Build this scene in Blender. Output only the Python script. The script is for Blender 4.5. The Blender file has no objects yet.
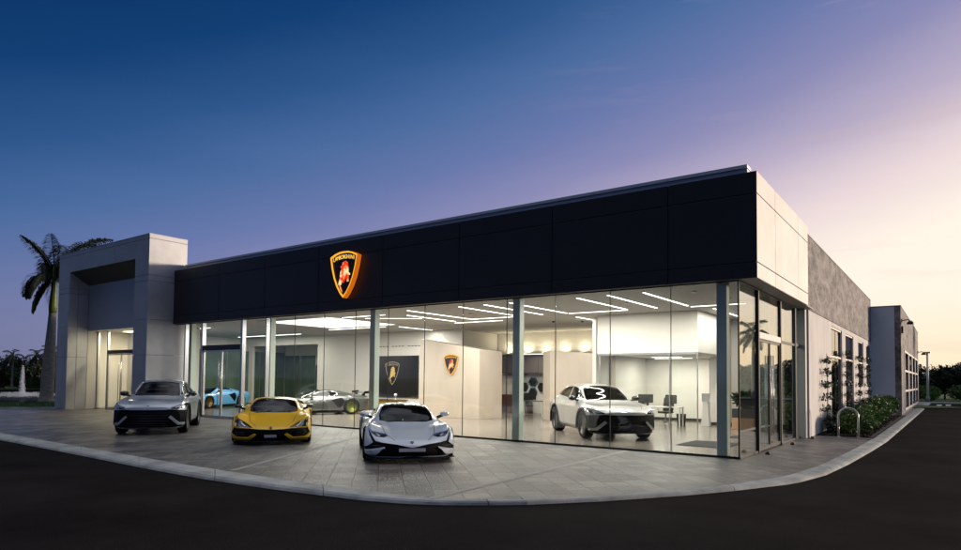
import bpy, bmesh, math, random
import numpy as np
from mathutils import Vector, Matrix
R = math.radians
rnd = random.Random(7)
sc = bpy.context.scene
col = sc.collection
# ------------------------------------------------------------------ materials
MATS = {}
def nodes_of(m):
    m.use_nodes = True
    nt = m.node_tree
    return nt, nt.nodes, nt.links
def pbr(name, c, rough=0.5, metal=0.0, coat=0.0, emit=None, es=0.0, spec=0.5, noise=None, bump=None, coatr=0.05, stretch=None):
    """noise=(scale, amount) mottles the colour, bump=(scale, strength)."""
    if name in MATS: return MATS[name]
    m = bpy.data.materials.new(name); nt, N, L = nodes_of(m)
    b = N['Principled BSDF']
    b.inputs['Base Color'].default_value = (*c, 1)
    b.inputs['Roughness'].default_value = rough
    b.inputs['Metallic'].default_value = metal
    b.inputs['Specular IOR Level'].default_value = spec
    b.inputs['Coat Weight'].default_value = coat
    b.inputs['Coat Roughness'].default_value = coatr
    if emit:
        b.inputs['Emission Color'].default_value = (*emit, 1); b.inputs['Emission Strength'].default_value = es
    tc = None
    if noise or bump:
        tc = N.new('ShaderNodeTexCoord'); mp = N.new('ShaderNodeMapping')
        g = N.new('ShaderNodeNewGeometry'); L.new(g.outputs['Position'], mp.inputs['Vector'])
        if stretch: mp.inputs['Scale'].default_value = stretch
    if noise:
        n = N.new('ShaderNodeTexNoise'); n.inputs['Scale'].default_value = noise[0]; n.inputs['Detail'].default_value = 7; n.inputs['Roughness'].default_value = .62
        L.new(mp.outputs[0], n.inputs['Vector'])
        r = N.new('ShaderNodeMapRange'); r.inputs['From Min'].default_value = .3; r.inputs['From Max'].default_value = .7
        r.inputs['To Min'].default_value = 1 - noise[1]; r.inputs['To Max'].default_value = 1 + noise[1]
        L.new(n.outputs['Fac'], r.inputs['Value'])
        v = N.new('ShaderNodeVectorMath'); v.operation = 'SCALE'; v.inputs[0].default_value = c
        L.new(r.outputs[0], v.inputs['Scale']); L.new(v.outputs[0], b.inputs['Base Color'])
    if bump:
        n2 = N.new('ShaderNodeTexNoise'); n2.inputs['Scale'].default_value = bump[0]; n2.inputs['Detail'].default_value = 6
        L.new(mp.outputs[0], n2.inputs['Vector'])
        bp = N.new('ShaderNodeBump'); bp.inputs['Strength'].default_value = bump[1]; bp.inputs['Distance'].default_value = .02
        L.new(n2.outputs['Fac'], bp.inputs['Height']); L.new(bp.outputs[0], b.inputs['Normal'])
    MATS[name] = m
    return m
def emis(name, c, s):
    if name in MATS: return MATS[name]
    m = bpy.data.materials.new(name); nt, N, L = nodes_of(m); N.clear()
    e = N.new('ShaderNodeEmission'); e.inputs[0].default_value = (*c, 1); e.inputs[1].default_value = s
    o = N.new('ShaderNodeOutputMaterial'); L.new(e.outputs[0], o.inputs[0]); MATS[name] = m; return m
def glass(name, tint=(.955, .972, .958), ior=1.45, rough=0.0, gain=1.0):
    """thin clear pane: transparent with a Fresnel reflection"""
    if name in MATS: return MATS[name]
    m = bpy.data.materials.new(name); nt, N, L = nodes_of(m); N.clear()
    t = N.new('ShaderNodeBsdfTransparent'); t.inputs[0].default_value = (*tint, 1)
    g = N.new('ShaderNodeBsdfGlossy'); g.inputs['Roughness'].default_value = rough; g.inputs[0].default_value = (gain, gain, gain, 1)
    ge = N.new('ShaderNodeNewGeometry'); dt = N.new('ShaderNodeVectorMath'); dt.operation = 'DOT_PRODUCT'
    L.new(ge.outputs['Normal'], dt.inputs[0]); L.new(ge.outputs['Incoming'], dt.inputs[1])
    def mm(op, a_, b_=None):
        q = N.new('ShaderNodeMath'); q.operation = op; q.use_clamp = op == 'SUBTRACT'
        for i, v in enumerate((a_, b_)):
            if v is None: continue
            if isinstance(v, (int, float)): q.inputs[i].default_value = v
            else: L.new(v, q.inputs[i])
        return q.outputs[0]
    f0 = ((ior - 1) / (ior + 1)) ** 2
    sch = mm('ADD', mm('MULTIPLY', mm('POWER', mm('SUBTRACT', 1.0, mm('ABSOLUTE', dt.outputs['Value'])), 5.0), 1 - f0), f0)
    x = N.new('ShaderNodeMixShader'); o = N.new('ShaderNodeOutputMaterial')
    L.new(sch, x.inputs[0]); L.new(t.outputs[0], x.inputs[1]); L.new(g.outputs[0], x.inputs[2]); L.new(x.outputs[0], o.inputs[0])
    MATS[name] = m; return m

# ------------------------------------------------------------------ mesh builder
class MB:
    def __init__(s): s.v = []; s.f = []; s.m = []; s.sm = []; s.mats = []
    def mi(s, mat):
        if mat is None: return 0
        if mat not in s.mats: s.mats.append(mat)
        return s.mats.index(mat)
    def add(s, vs, fs, mat=None, smooth=False):
        k = len(s.v); s.v += [tuple(p) for p in vs]; i = s.mi(mat)
        for f in fs: s.f.append([k + a for a in f]); s.m.append(i); s.sm.append(smooth)
        return s
    def box(s, x0, x1, y0, y1, z0, z1, mat=None, M=None):
        vs = [Vector((x, y, z)) for z in (z0, z1) for y in (y0, y1) for x in (x0, x1)]
        if M is not None: vs = [M @ p for p in vs]
        return s.add(vs, [(0, 2, 3, 1), (4, 5, 7, 6), (0, 1, 5, 4), (2, 6, 7, 3), (0, 4, 6, 2), (1, 3, 7, 5)], mat)
    def prism(s, pts, d, mat=None, M=None, cap=True):
        """pts 3-d loop, d extrusion vector"""
        n = len(pts); d = Vector(d); vs = [Vector(p) for p in pts] + [Vector(p) + d for p in pts]
        if M is not None: vs = [M @ p for p in vs]
        fs = [(i, (i + 1) % n, n + (i + 1) % n, n + i) for i in range(n)]
        if cap: fs += [tuple(range(n))[::-1], tuple(range(n, 2 * n))]
        return s.add(vs, fs, mat)
    def tube(s, path, r, mat=None, n=8, cap=True, smooth=True, M=None):
        path = [Vector(p) for p in path]; rr = r if isinstance(r, (list, tuple)) else [r] * len(path)
        vs = []; up = Vector((0.13, 0.21, 1)).normalized(); prev = None
        for i, p in enumerate(path):
            a = path[max(i - 1, 0)]; b = path[min(i + 1, len(path) - 1)]; t = (b - a).normalized()
            if prev is None:
                u = t.cross(up)
                if u.length < .05: u = t.cross(Vector((1, 0, 0)))
                u.normalize()
            else:
                u = (prev - t * prev.dot(t)).normalized()
            prev = u; w = t.cross(u)
            for k in range(n):
                an = 2 * math.pi * k / n; q = p + (u * math.cos(an) + w * math.sin(an)) * rr[i]
                vs.append(M @ q if M is not None else q)
        fs = [(i * n + k, i * n + (k + 1) % n, (i + 1) * n + (k + 1) % n, (i + 1) * n + k) for i in range(len(path) - 1) for k in range(n)]
        if cap: fs += [tuple(range(n))[::-1], tuple((len(path) - 1) * n + k for k in range(n))]
        return s.add(vs, fs, mat, smooth)
    def lathe(s, prof, M=None, n=24, mat=None, smooth=True, close=False):
        """prof [(r, h)] about local z"""
        vs = []
        for r, h in prof:
            for k in range(n):
                a = 2 * math.pi * k / n; p = Vector((r * math.cos(a), r * math.sin(a), h)); vs.append(M @ p if M is not None else p)
        m = len(prof); fs = []
        for i in range(m if close else m - 1):
            j = (i + 1) % m
            fs += [(i * n + k, i * n + (k + 1) % n, j * n + (k + 1) % n, j * n + k) for k in range(n)]
        if not close:
            fs += [tuple(range(n))[::-1], tuple((m - 1) * n + k for k in range(n))]
        return s.add(vs, fs, mat, smooth)
    def quad(s, a, b, c, d, mat=None): return s.add([a, b, c, d], [(0, 1, 2, 3)], mat)
    def build(s, name, mat=None, parent=None, loc=None, bevel=0, label=None, cat=None, group=None, kind=None, fixn=False):
        me = bpy.data.meshes.new(name); me.from_pydata(s.v, [], s.f)
        for m in (s.mats or ([mat] if mat else [])): me.materials.append(m)
        if s.mats: me.polygons.foreach_set('material_index', s.m)
        me.polygons.foreach_set('use_smooth', s.sm)
        if fixn:
            bm = bmesh.new(); bm.from_mesh(me); bmesh.ops.recalc_face_normals(bm, faces=bm.faces); bm.to_mesh(me); bm.free()
        me.update()
        o = bpy.data.objects.new(name, me); col.objects.link(o)
        if parent is not None: o.parent = parent
        if loc: o.location = loc
        if bevel:
            b = o.modifiers.new('bevel', 'BEVEL'); b.width = bevel; b.segments = 2; b.limit_method = 'ANGLE'; b.angle_limit = R(40)
        tag(o, label, cat, group, kind); return o
def tag(o, label=None, cat=None, group=None, kind=None):
    if label: o['label'] = label
    if cat: o['category'] = cat
    if group: o['group'] = group
    if kind: o['kind'] = kind
    return o
def empty(name, loc=(0, 0, 0), rz=0, label=None, cat=None, group=None, kind=None):
    o = bpy.data.objects.new(name, None); col.objects.link(o); o.location = loc; o.rotation_euler = (0, 0, rz)
    o.empty_display_size = .1
    return tag(o, label, cat, group, kind)
def wm(o):
    m = o.matrix_basis
    return wm(o.parent) @ o.matrix_parent_inverse @ m if o.parent else m.copy()
def adopt(o, parent):
    """parent an object that is modelled in world coordinates"""
    o.parent = parent; o.matrix_parent_inverse = wm(parent).inverted(); return o
def PP(mb, name, mat, parent, **k): return adopt(mb.build(name, mat, None, **k), parent)
def lamp_at(parent, x, y, z, sx, sy, watts, c=(1, .945, .865), rz=0, up=False):
    """the light given off by a lit fitting, same size and place as its diffuser"""
    l = bpy.data.lights.new('lamp', 'AREA'); l.shape = 'RECTANGLE'; l.size = sx; l.size_y = sy; l.energy = watts; l.color = c
    o = bpy.data.objects.new('lamp', l); col.objects.link(o); o.location = (x, y, z); o.rotation_euler = (math.pi if up else 0, 0, rz); return adopt(o, parent)
def copy_tree(o, parent=None):
    c = o.copy(); col.objects.link(c); c.parent = parent
    for ch in list(o.children): copy_tree(ch, c)
    return c
def box(name, x0, x1, y0, y1, z0, z1, mat, parent=None, **k):
    return MB().box(x0, x1, y0, y1, z0, z1).build(name, mat, parent, **k)

# ------------------------------------------------------------------ the main materials
def M_panel(name, c, rough=.4, metal=.0):
    return pbr(name, c, rough, metal, noise=(.9, .14), bump=(.55, .25))
dark = M_panel('dark_panel', (.017, .018, .019), .42)
silver = M_panel('silver_panel', (.43, .44, .46), .42, .25)
cream = M_panel('cream_panel', (.76, .72, .67), .5)
alu = pbr('aluminium', (.55, .56, .57), .32, .9)
steelw = pbr('brushed_steel', (.6, .6, .6), .25, 1)
blackm = pbr('black_metal', (.012, .013, .014), .35)
teal = pbr('column_paint', (.60, .70, .60), .4)
wallw = pbr('white_plaster', (.70, .675, .62), .8, noise=(1.2, .025))
ceilm = pbr('ceiling_paint', (.46, .44, .40), .85)
beige = pbr('beige_panel', (.49, .42, .345), .55, noise=(3, .06), stretch=(1, 1, .25))
base_m = pbr('dark_baseboard', (.03, .028, .026), .5)
floorm = pbr('floor_tile', (.21, .185, .16), .2, noise=(1.3, .10))
led = emis('led_diffuser', (1, .95, .88), 5)
ledsoft = emis('luminous_ceiling', (1, .95, .88), 2.2)
clear = glass('clear_glass')
lowe = glass('coated_glass', (.86, .9, .87), 3.8)
darkglass = glass('tinted_glass', (.12, .13, .13), 1.38)
greenglass = pbr('green_glazing', (.10, .15, .11), .08, noise=(.9, .3))
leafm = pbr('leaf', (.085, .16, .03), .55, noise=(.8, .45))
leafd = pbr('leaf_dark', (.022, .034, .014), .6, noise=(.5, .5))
bark = pbr('bark', (.10, .075, .055), .9, noise=(6, .4), bump=(14, .8))
palmbark = pbr('palm_bark', (.27, .24, .20), .85, noise=(5, .35), bump=(9, .8), stretch=(1, 1, 3))
shaft = pbr('palm_shaft', (.10, .15, .03), .5, noise=(5, .2))
concrete_k = pbr('kerb_concrete', (.36, .37, .35), .85, noise=(1.7, .38), bump=(30, .4))
mulch = pbr('mulch', (.018, .013, .010), .95, noise=(9, .5), bump=(22, 1))
# ------------------------------------------------------------------ camera (24 mm lens with vertical shift)
F_, PITCH, ROLL, YAW, SH = 642.9085, .0396894, .0103723, -.6311145, 78.4225
fw = Vector((math.sin(YAW) * math.cos(PITCH), math.cos(YAW) * math.cos(PITCH), math.sin(PITCH)))
r0 = Vector((math.cos(YAW), -math.sin(YAW), 0)); u0 = r0.cross(fw)
rr = r0 * math.cos(ROLL) + u0 * math.sin(ROLL); uu = u0 * math.cos(ROLL) - r0 * math.sin(ROLL)
cam = bpy.data.cameras.new('camera'); co = bpy.data.objects.new('camera', cam); col.objects.link(co)
Mx = Matrix((rr, uu, -fw)).transposed().to_4x4(); Mx.translation = Vector((0, 0, 1.75)); co.matrix_world = Mx
cam.sensor_width = 36; cam.lens = 36 * F_ / 961; cam.shift_y = SH / 961; cam.clip_end = 3000; cam.clip_start = .05
sc.camera = co
vs = sc.view_settings; vs.view_transform = 'Standard'; vs.look = 'None'; vs.exposure = 0; vs.gamma = 1; vs.use_curve_mapping = False
try: sc.cycles.use_denoising = True
except Exception: pass
sc.cycles.max_bounces = 10; sc.cycles.diffuse_bounces = 4; sc.cycles.glossy_bounces = 4; sc.cycles.transmission_bounces = 4; sc.cycles.transparent_max_bounces = 24
sc.cycles.sample_clamp_indirect = 4; sc.cycles.caustics_reflective = False; sc.cycles.caustics_refractive = False
# ------------------------------------------------------------------ dusk sky
def srgb(r, g, b):
    return tuple(((c / 255) / 12.92 if c <= 10 else (((c / 255) + .055) / 1.055) ** 2.4) for c in (r, g, b))
w = bpy.data.worlds.new('World'); sc.world = w; w.use_nodes = True
nt = w.node_tree; N = nt.nodes; L = nt.links; N.clear()
def mth(op, a, b=None, c=None, clamp=False):
    n = N.new('ShaderNodeMath'); n.operation = op; n.use_clamp = clamp
    for i, v in enumerate((a, b, c)):
        if v is None: continue
        if isinstance(v, (int, float)): n.inputs[i].default_value = v
        else: L.new(v, n.inputs[i])
    return n.outputs[0]
SUN_AZ, SUN_EL = 24, 1.5            # degrees, azimuth from +Y towards +X
tc = N.new('ShaderNodeTexCoord'); sep = N.new('ShaderNodeSeparateXYZ'); L.new(tc.outputs['Generated'], sep.inputs[0])
el = mth('MULTIPLY', mth('ARCSINE', sep.outputs[2]), 57.2958)
az = mth('MULTIPLY', mth('ARCTAN2', sep.outputs[0], sep.outputs[1]), 57.2958)
da = mth('ABSOLUTE', mth('SUBTRACT', az, SUN_AZ))
da = mth('MINIMUM', da, mth('SUBTRACT', 360, da))          # 0..180 degrees from the sunset
nz = N.new('ShaderNodeTexNoise'); nz.inputs['Scale'].default_value = 2.2; nz.inputs['Detail'].default_value = 5
mpw = N.new('ShaderNodeMapping'); mpw.inputs['Scale'].default_value = (1, 1, 7); mpw.inputs['Location'].default_value = (0.7, .2, 0.4)
L.new(tc.outputs['Generated'], mpw.inputs['Vector']); L.new(mpw.outputs[0], nz.inputs['Vector'])
wob = mth('MULTIPLY', mth('SUBTRACT', nz.outputs['Fac'], .5), 2.2)
t = mth('ADD', mth('ADD', mth('MULTIPLY', mth('MAXIMUM', el, 0), 1.04), mth('MULTIPLY', mth('SUBTRACT', da, 97), .345)), wob)
t01 = mth('DIVIDE', mth('ADD', t, 30), 120, clamp=True)
ramp = N.new('ShaderNodeValToRGB'); ramp.color_ramp.interpolation = 'EASE'
stops = [(-30, (255, 230, 196)), (-24, (255, 238, 214)), (-19, (255, 243, 226)), (-13, (255, 242, 228)), (-8, (232, 214, 216)), (-3, (184, 172, 197)), (2, (138, 138, 180)),
         (7, (104, 119, 169)), (12, (74, 106, 157)), (17, (45, 85, 138)), (23, (14, 61, 114)), (32, (2, 42, 92)), (50, (3, 24, 66)), (90, (3, 18, 50))]
cr = ramp.color_ramp
while len(cr.elements) > 1: cr.elements.remove(cr.elements[-1])
for i, (p, c) in enumerate(stops):
    e = cr.elements[0] if i == 0 else cr.elements.new((p + 30) / 120)
    e.position = (p + 30) / 120; e.color = (*srgb(*c), 1)
cr.interpolation = 'LINEAR'
L.new(t01, ramp.inputs[0])
# horizon haze turns greyer away from the sunset
hz = mth('MULTIPLY', mth('POWER', mth('SUBTRACT', 1, mth('DIVIDE', mth('MAXIMUM', el, 0), 12, clamp=True), clamp=True), 1.5), mth('DIVIDE', mth('SUBTRACT', da, 50), 60, clamp=True))
mixh = N.new('ShaderNodeMixRGB'); mixh.inputs[2].default_value = (*srgb(102, 112, 146), 1)
L.new(mth('MULTIPLY', hz, 1.15, clamp=True), mixh.inputs[0]); L.new(ramp.outputs[0], mixh.inputs[1])
# low glow over the horizon beside the sunset
gl = mth('MULTIPLY', mth('SUBTRACT', 1, mth('DIVIDE', mth('MAXIMUM', el, 0), 7, clamp=True), clamp=True), mth('SUBTRACT', 1, mth('DIVIDE', da, 50, clamp=True), clamp=True))
mixg = N.new('ShaderNodeMixRGB'); mixg.inputs[2].default_value = (*srgb(255, 228, 180), 1)
L.new(gl, mixg.inputs[0]); L.new(mixh.outputs[0], mixg.inputs[1])
# thin cloud streaks near the sunset
nc = N.new('ShaderNodeTexNoise'); nc.inputs['Scale'].default_value = 3.1; nc.inputs['Detail'].default_value = 6; nc.inputs['Roughness'].default_value = .6
mpc = N.new('ShaderNodeMapping'); mpc.inputs['Scale'].default_value = (1, 1, 9); mpc.inputs['Rotation'].default_value = (0.05, 0.08, 0)
L.new(tc.outputs['Generated'], mpc.inputs['Vector']); L.new(mpc.outputs[0], nc.inputs['Vector'])
cm = mth('MULTIPLY', mth('DIVIDE', mth('SUBTRACT', nc.outputs['Fac'], .56), .12, clamp=True), mth('SUBTRACT', 1, mth('DIVIDE', da, 60, clamp=True), clamp=True))
mixc = N.new('ShaderNodeMixRGB'); mixc.inputs[2].default_value = (*srgb(205, 180, 178), 1)
L.new(mth('MULTIPLY', cm, .32), mixc.inputs[0]); L.new(mixg.outputs[0], mixc.inputs[1])
sky = N.new('ShaderNodeTexSky'); sky.sky_type = 'NISHITA'; sky.sun_disc = False; sky.sun_elevation = R(SUN_EL); sky.sun_rotation = R(SUN_AZ); sky.altitude = 0
# bright patchy sky added overhead, out of view, to fill cars and paving
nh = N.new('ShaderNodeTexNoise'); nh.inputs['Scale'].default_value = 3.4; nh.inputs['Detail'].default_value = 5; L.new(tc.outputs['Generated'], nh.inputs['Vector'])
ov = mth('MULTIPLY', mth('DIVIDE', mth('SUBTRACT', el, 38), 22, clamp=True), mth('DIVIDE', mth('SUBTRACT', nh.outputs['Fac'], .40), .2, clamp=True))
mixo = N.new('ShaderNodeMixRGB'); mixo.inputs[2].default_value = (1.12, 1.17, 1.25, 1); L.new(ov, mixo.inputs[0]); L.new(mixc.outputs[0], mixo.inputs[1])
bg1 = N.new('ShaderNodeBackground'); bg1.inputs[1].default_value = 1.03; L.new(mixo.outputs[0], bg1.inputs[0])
bg2 = N.new('ShaderNodeBackground'); bg2.inputs[1].default_value = .004; L.new(sky.outputs[0], bg2.inputs[0])
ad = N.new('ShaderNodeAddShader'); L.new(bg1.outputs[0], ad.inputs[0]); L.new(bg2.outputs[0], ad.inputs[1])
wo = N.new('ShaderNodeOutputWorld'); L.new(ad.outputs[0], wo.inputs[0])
sl = bpy.data.lights.new('sun', 'SUN'); sl.energy = 3.6; sl.angle = R(6); sl.color = (1, .80, .62)
so = bpy.data.objects.new('sun', sl); col.objects.link(so)
sd = Vector((math.sin(R(SUN_AZ + 20)), math.cos(R(SUN_AZ + 20)), math.tan(R(4)))).normalized()
so.rotation_euler = sd.to_track_quat('Z', 'Y').to_euler()
# ------------------------------------------------------------------ ground
def mat_pave():
    m = bpy.data.materials.new('stamped_concrete'); nt, N, L = nodes_of(m); b = N['Principled BSDF']
    g = N.new('ShaderNodeNewGeometry'); mp = N.new('ShaderNodeMapping'); mp.inputs['Rotation'].default_value = (0, 0, R(45.0))
    L.new(g.outputs['Position'], mp.inputs['Vector'])
    # slight wobble of the joints
    wn = N.new('ShaderNodeTexNoise'); wn.inputs['Scale'].default_value = 2.5; L.new(g.outputs['Position'], wn.inputs['Vector'])
    va = N.new('ShaderNodeVectorMath'); va.operation = 'MULTIPLY_ADD'; va.inputs[1].default_value = (.018, .018, 0)
    L.new(wn.outputs['Color'], va.inputs[0]); L.new(mp.outputs[0], va.inputs[2])
    br = []
    for (sx, sy, off, sq) in ((.66, .42, .5, 1), ):
        k = N.new('ShaderNodeTexBrick'); k.offset = .42; k.offset_frequency = 2; k.squash = .62; k.squash_frequency = 3
        k.inputs['Scale'].default_value = 1; k.inputs['Brick Width'].default_value = sx; k.inputs['Row Height'].default_value = sy
        k.inputs['Mortar Size'].default_value = .009; k.inputs['Mortar Smooth'].default_value = .4; k.inputs['Bias'].default_value = 0
        k.inputs['Color1'].default_value = (.06, .054, .049, 1); k.inputs['Color2'].default_value = (.19, .172, .155, 1); k.inputs['Mortar'].default_value = (.022, .02, .018, 1)
        L.new(va.outputs[0], k.inputs['Vector']); br.append(k)
    k = br[0]
    n1 = N.new('ShaderNodeTexNoise'); n1.inputs['Scale'].default_value = 1.1; n1.inputs['Detail'].default_value = 8; n1.inputs['Roughness'].default_value = .7
    n2 = N.new('ShaderNodeTexNoise'); n2.inputs['Scale'].default_value = 15; n2.inputs['Detail'].default_value = 8; n2.inputs['Roughness'].default_value = .7
    L.new(g.outputs['Position'], n1.inputs['Vector']); L.new(va.outputs[0], n2.inputs['Vector'])
    mr = N.new('ShaderNodeMapRange'); mr.inputs['From Min'].default_value = .3; mr.inputs['From Max'].default_value = .7; mr.inputs['To Min'].default_value = .55; mr.inputs['To Max'].default_value = 1.5
    L.new(n1.outputs['Fac'], mr.inputs['Value'])
    mr2 = N.new('ShaderNodeMapRange'); mr2.inputs['From Min'].default_value = .3; mr2.inputs['From Max'].default_value = .7; mr2.inputs['To Min'].default_value = .5; mr2.inputs['To Max'].default_value = 1.5
    L.new(n2.outputs['Fac'], mr2.inputs['Value'])
    mm = N.new('ShaderNodeMath'); mm.operation = 'MULTIPLY'; L.new(mr.outputs[0], mm.inputs[0]); L.new(mr2.outputs[0], mm.inputs[1])
    v = N.new('ShaderNodeVectorMath'); v.operation = 'SCALE'; L.new(k.outputs['Color'], v.inputs[0]); L.new(mm.outputs[0], v.inputs['Scale'])
    L.new(v.outputs[0], b.inputs['Base Color'])
    rg = N.new('ShaderNodeMapRange'); rg.inputs['To Min'].default_value = .15; rg.inputs['To Max'].default_value = .55; L.new(n2.outputs['Fac'], rg.inputs['Value']); L.new(rg.outputs[0], b.inputs['Roughness'])
    hh = N.new('ShaderNodeMath'); hh.operation = 'MULTIPLY_ADD'; hh.inputs[1].default_value = -1.0; L.new(k.outputs['Fac'], hh.inputs[0])
    h2 = N.new('ShaderNodeMath'); h2.operation = 'MULTIPLY'; h2.inputs[1].default_value = .9; L.new(n2.outputs['Fac'], h2.inputs[0]); L.new(h2.outputs[0], hh.inputs[2])
    bp = N.new('ShaderNodeBump'); bp.inputs['Strength'].default_value = 1; bp.inputs['Distance'].default_value = .05; L.new(hh.outputs[0], bp.inputs['Height']); L.new(bp.outputs[0], b.inputs['Normal'])
    return m
pave = mat_pave()
asphalt = pbr('asphalt', (.016, .0135, .0125), .9, spec=.02, noise=(.45, .45), bump=(90, .6))
grassm = pbr('grass', (.035, .09, .015), .9, noise=(3, .4), bump=(40, 1))
groundm = pbr('ground', (.03, .04, .018), .95, noise=(.2, .4))
def flat(name, pts, z, mat, kind='structure', th=None):
    mb = MB(); n = len(pts)
    if th is None: mb.add([(x, y, z) for x, y in pts], [tuple(range(n))])
    else: mb.prism([(x, y, z - th) for x, y in pts], (0, 0, th))
    o = mb.build(name, mat, kind=kind, fixn=th is not None)
    return o
# pavement outline: left along the road, round the corner, back along the side
edge = [(-43.4, 7.18), (-22.8, 7.07), (-20.05, 7.02), (-16.6, 6.94), (-13.6, 6.89), (-11.6, 6.87), (-9.26, 6.92), (-7.51, 7.02), (-6.66, 7.13), (-6.09, 7.22), (-5.62, 7.48), (-5.08, 7.93), (-4.33, 8.91), (-3.48, 10.38), (-2.99, 11.44), (-2.49, 13.1), (-2.27, 14.99), (-2.17, 17.05), (-2.06, 20.4), (-1.98, 23.9), (-1.96, 40), (-1.92, 62), (-1.9, 71)]
outer = [(-43.4, 6.62), (-20.96, 6.51), (-18.5, 6.47), (-15.3, 6.39), (-12.4, 6.30), (-10.63, 6.30), (-8.65, 6.44), (-7.07, 6.66), (-6.39, 6.86), (-5.98, 7.06), (-5.52, 7.40), (-4.98, 7.87), (-4.20, 8.87), (-3.32, 10.27), (-2.82, 11.27), (-2.25, 12.6), (-1.98, 14.1), (-1.84, 16.2), (-1.70, 19.8), (-1.60, 23.4), (-1.54, 40), (-1.48, 62), (-1.46, 71)]
flat('pavement', edge[:-3] + [(-34, 23.9), (-34.2, 17.4), (-38.15, 12.96)], 0.0, pave)
# right hand strips behind the planting bed (side of the far block)
flat('side_path', [(-3.7, 41.6), (-1.97, 41.6), (-1.93, 62), (-1.91, 71), (-3.7, 71)], 0.004, pbr('plain_concrete', (.26, .25, .235), .85, noise=(1.5, .2)))
flat('planting_bed', [(-3.62, 23.95), (-1.99, 23.95), (-1.97, 41.6), (-3.62, 41.6)], .02, mulch)
mb = MB()
n = len(edge); s0 = 0
# kerb in cast lengths with open joints, sloped face down to the road
def along(pl):
    L_ = [0]
    for i in range(1, len(pl)): L_.append(L_[-1] + (Vector(pl[i]) - Vector(pl[i - 1])).length)
    return L_
def samp(pl, Ls, s):
    for i in range(1, len(pl)):
        if s <= Ls[i] or i == len(pl) - 1:
            k = (s - Ls[i - 1]) / (Ls[i] - Ls[i - 1]); return Vector(pl[i - 1]).lerp(Vector(pl[i]), k)
Ls = along(edge); So = 0
x0 = Ls[0]
s = 0.0
s_end = Ls[-1]
while s < s_end - .1:
    step = 2.93 if s < Ls[8] - .3 else (3.0 if s > Ls[19] else 4.4)
    e_ = min(s + step, s_end); ns = 8; a = []; b = []
    for k in range(ns + 1):
        q = s + .008 + (e_ - s - .016) * k / ns
        # outer sampled with the same fraction inside the same edge span
        for i in range(1, n):
            if q <= Ls[i] or i == n - 1:
                kk = (q - Ls[i - 1]) / (Ls[i] - Ls[i - 1]); a.append(Vector(edge[i - 1]).lerp(Vector(edge[i]), kk)); b.append(Vector(outer[i - 1]).lerp(Vector(outer[i]), kk)); break
    k0 = MB(); vv = []
    for p, q in zip(a, b):
        d = (q - p)
        vv += [(p.x, p.y, -.3), (p.x, p.y, .004), ((p + d * .04).x, (p + d * .04).y, .012), ((p + d * .80).x, (p + d * .80).y, .008), ((p + d * .94).x, (p + d * .95).y, -.014), (q.x, q.y, -.05), (q.x, q.y, -.3)]
    fs = []
    for k in range(ns):
        for j in range(6): fs.append((k * 7 + j, k * 7 + j + 1, (k + 1) * 7 + j + 1, (k + 1) * 7 + j))
        fs.append((k * 7 + 6, k * 7, (k + 1) * 7, (k + 1) * 7 + 6))
    fs += [tuple(range(7)), tuple(ns * 7 + j for j in range(7))[::-1]]
    mb.add(vv, fs)
    s = e_
mb.build('kerb', concrete_k, kind='structure', fixn=True)
road_poly = [(-300, -200), (120, -200), (120, 72.5), (-1.0, 72.5), (-3.5, 71), (-3.6, 30), (-8, 8.5), (-300, 8.5)]
flat('road', road_poly, -.05, asphalt)
# grass shoulder between drive and lake
G0 = Vector((-38.15, 12.96)); gd = Vector((1.61, 1.84)).normalized(); gn = Vector((-gd.y, gd.x))   # gn points towards the lake
def gp(a, b): p = G0 + gd * a + gn * b; return (p.x, p.y)
flat('lake_kerb', [gp(-12, .0), gp(6.0, .0), gp(6.0, .28), gp(-12, .28)], .05, concrete_k, th=.3)
flat('grass_bank', [gp(-40, .28), gp(60, .28), gp(60, 6.6), gp(-40, 6.6)], .06, grassm, th=.8)
flat('grass_field', [gp(6.02, .2), gp(60, .2), gp(60, .27), gp(6.02, .27)], .02, grassm)
fl = flat('ground', [(-1500, -1500), (1500, -1500), (1500, 1500), (-1500, 1500)], -.75, groundm)
# far ground on the right beyond the road
flat('verge', [(-60, 71.6), (-3.4, 71.6), (-1, 73.6), (60, 73.6), (400, 73.6), (400, 500), (-300, 500), (-300, 80)], -.02, grassm)
flat('far_kerb', [(-3.3, 71.25), (-1.0, 72.55), (60, 72.55), (60, 73.5), (-1.2, 73.5), (-3.4, 71.55)], .03, pbr('pale_kerb', (.55, .53, .5), .8), th=.3)
water = bpy.data.materials.new('lake_water'); wnt, WN, WL = nodes_of(water); wb = WN['Principled BSDF']
wb.inputs['Base Color'].default_value = (.006, .009, .014, 1); wb.inputs['Roughness'].default_value = .09; wb.inputs['Specular IOR Level'].default_value = .12; wb.inputs['IOR'].default_value = 1.33
wg = WN.new('ShaderNodeNewGeometry'); wx = WN.new('ShaderNodeTexNoise'); wx.inputs['Scale'].default_value = 1.6; wx.inputs['Detail'].default_value = 4
wp = WN.new('ShaderNodeBump'); wp.inputs['Strength'].default_value = .12; wp.inputs['Distance'].default_value = .05
WL.new(wg.outputs['Position'], wx.inputs['Vector']); WL.new(wx.outputs['Fac'], wp.inputs['Height'])
WN.remove(wb); wd_ = WN.new('ShaderNodeBsdfDiffuse'); wd_.inputs[0].default_value = (.006, .009, .014, 1); wgl = WN.new('ShaderNodeBsdfGlossy'); wgl.inputs['Roughness'].default_value = .08; wgl.inputs[0].default_value = (.8, .85, 1, 1)
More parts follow.
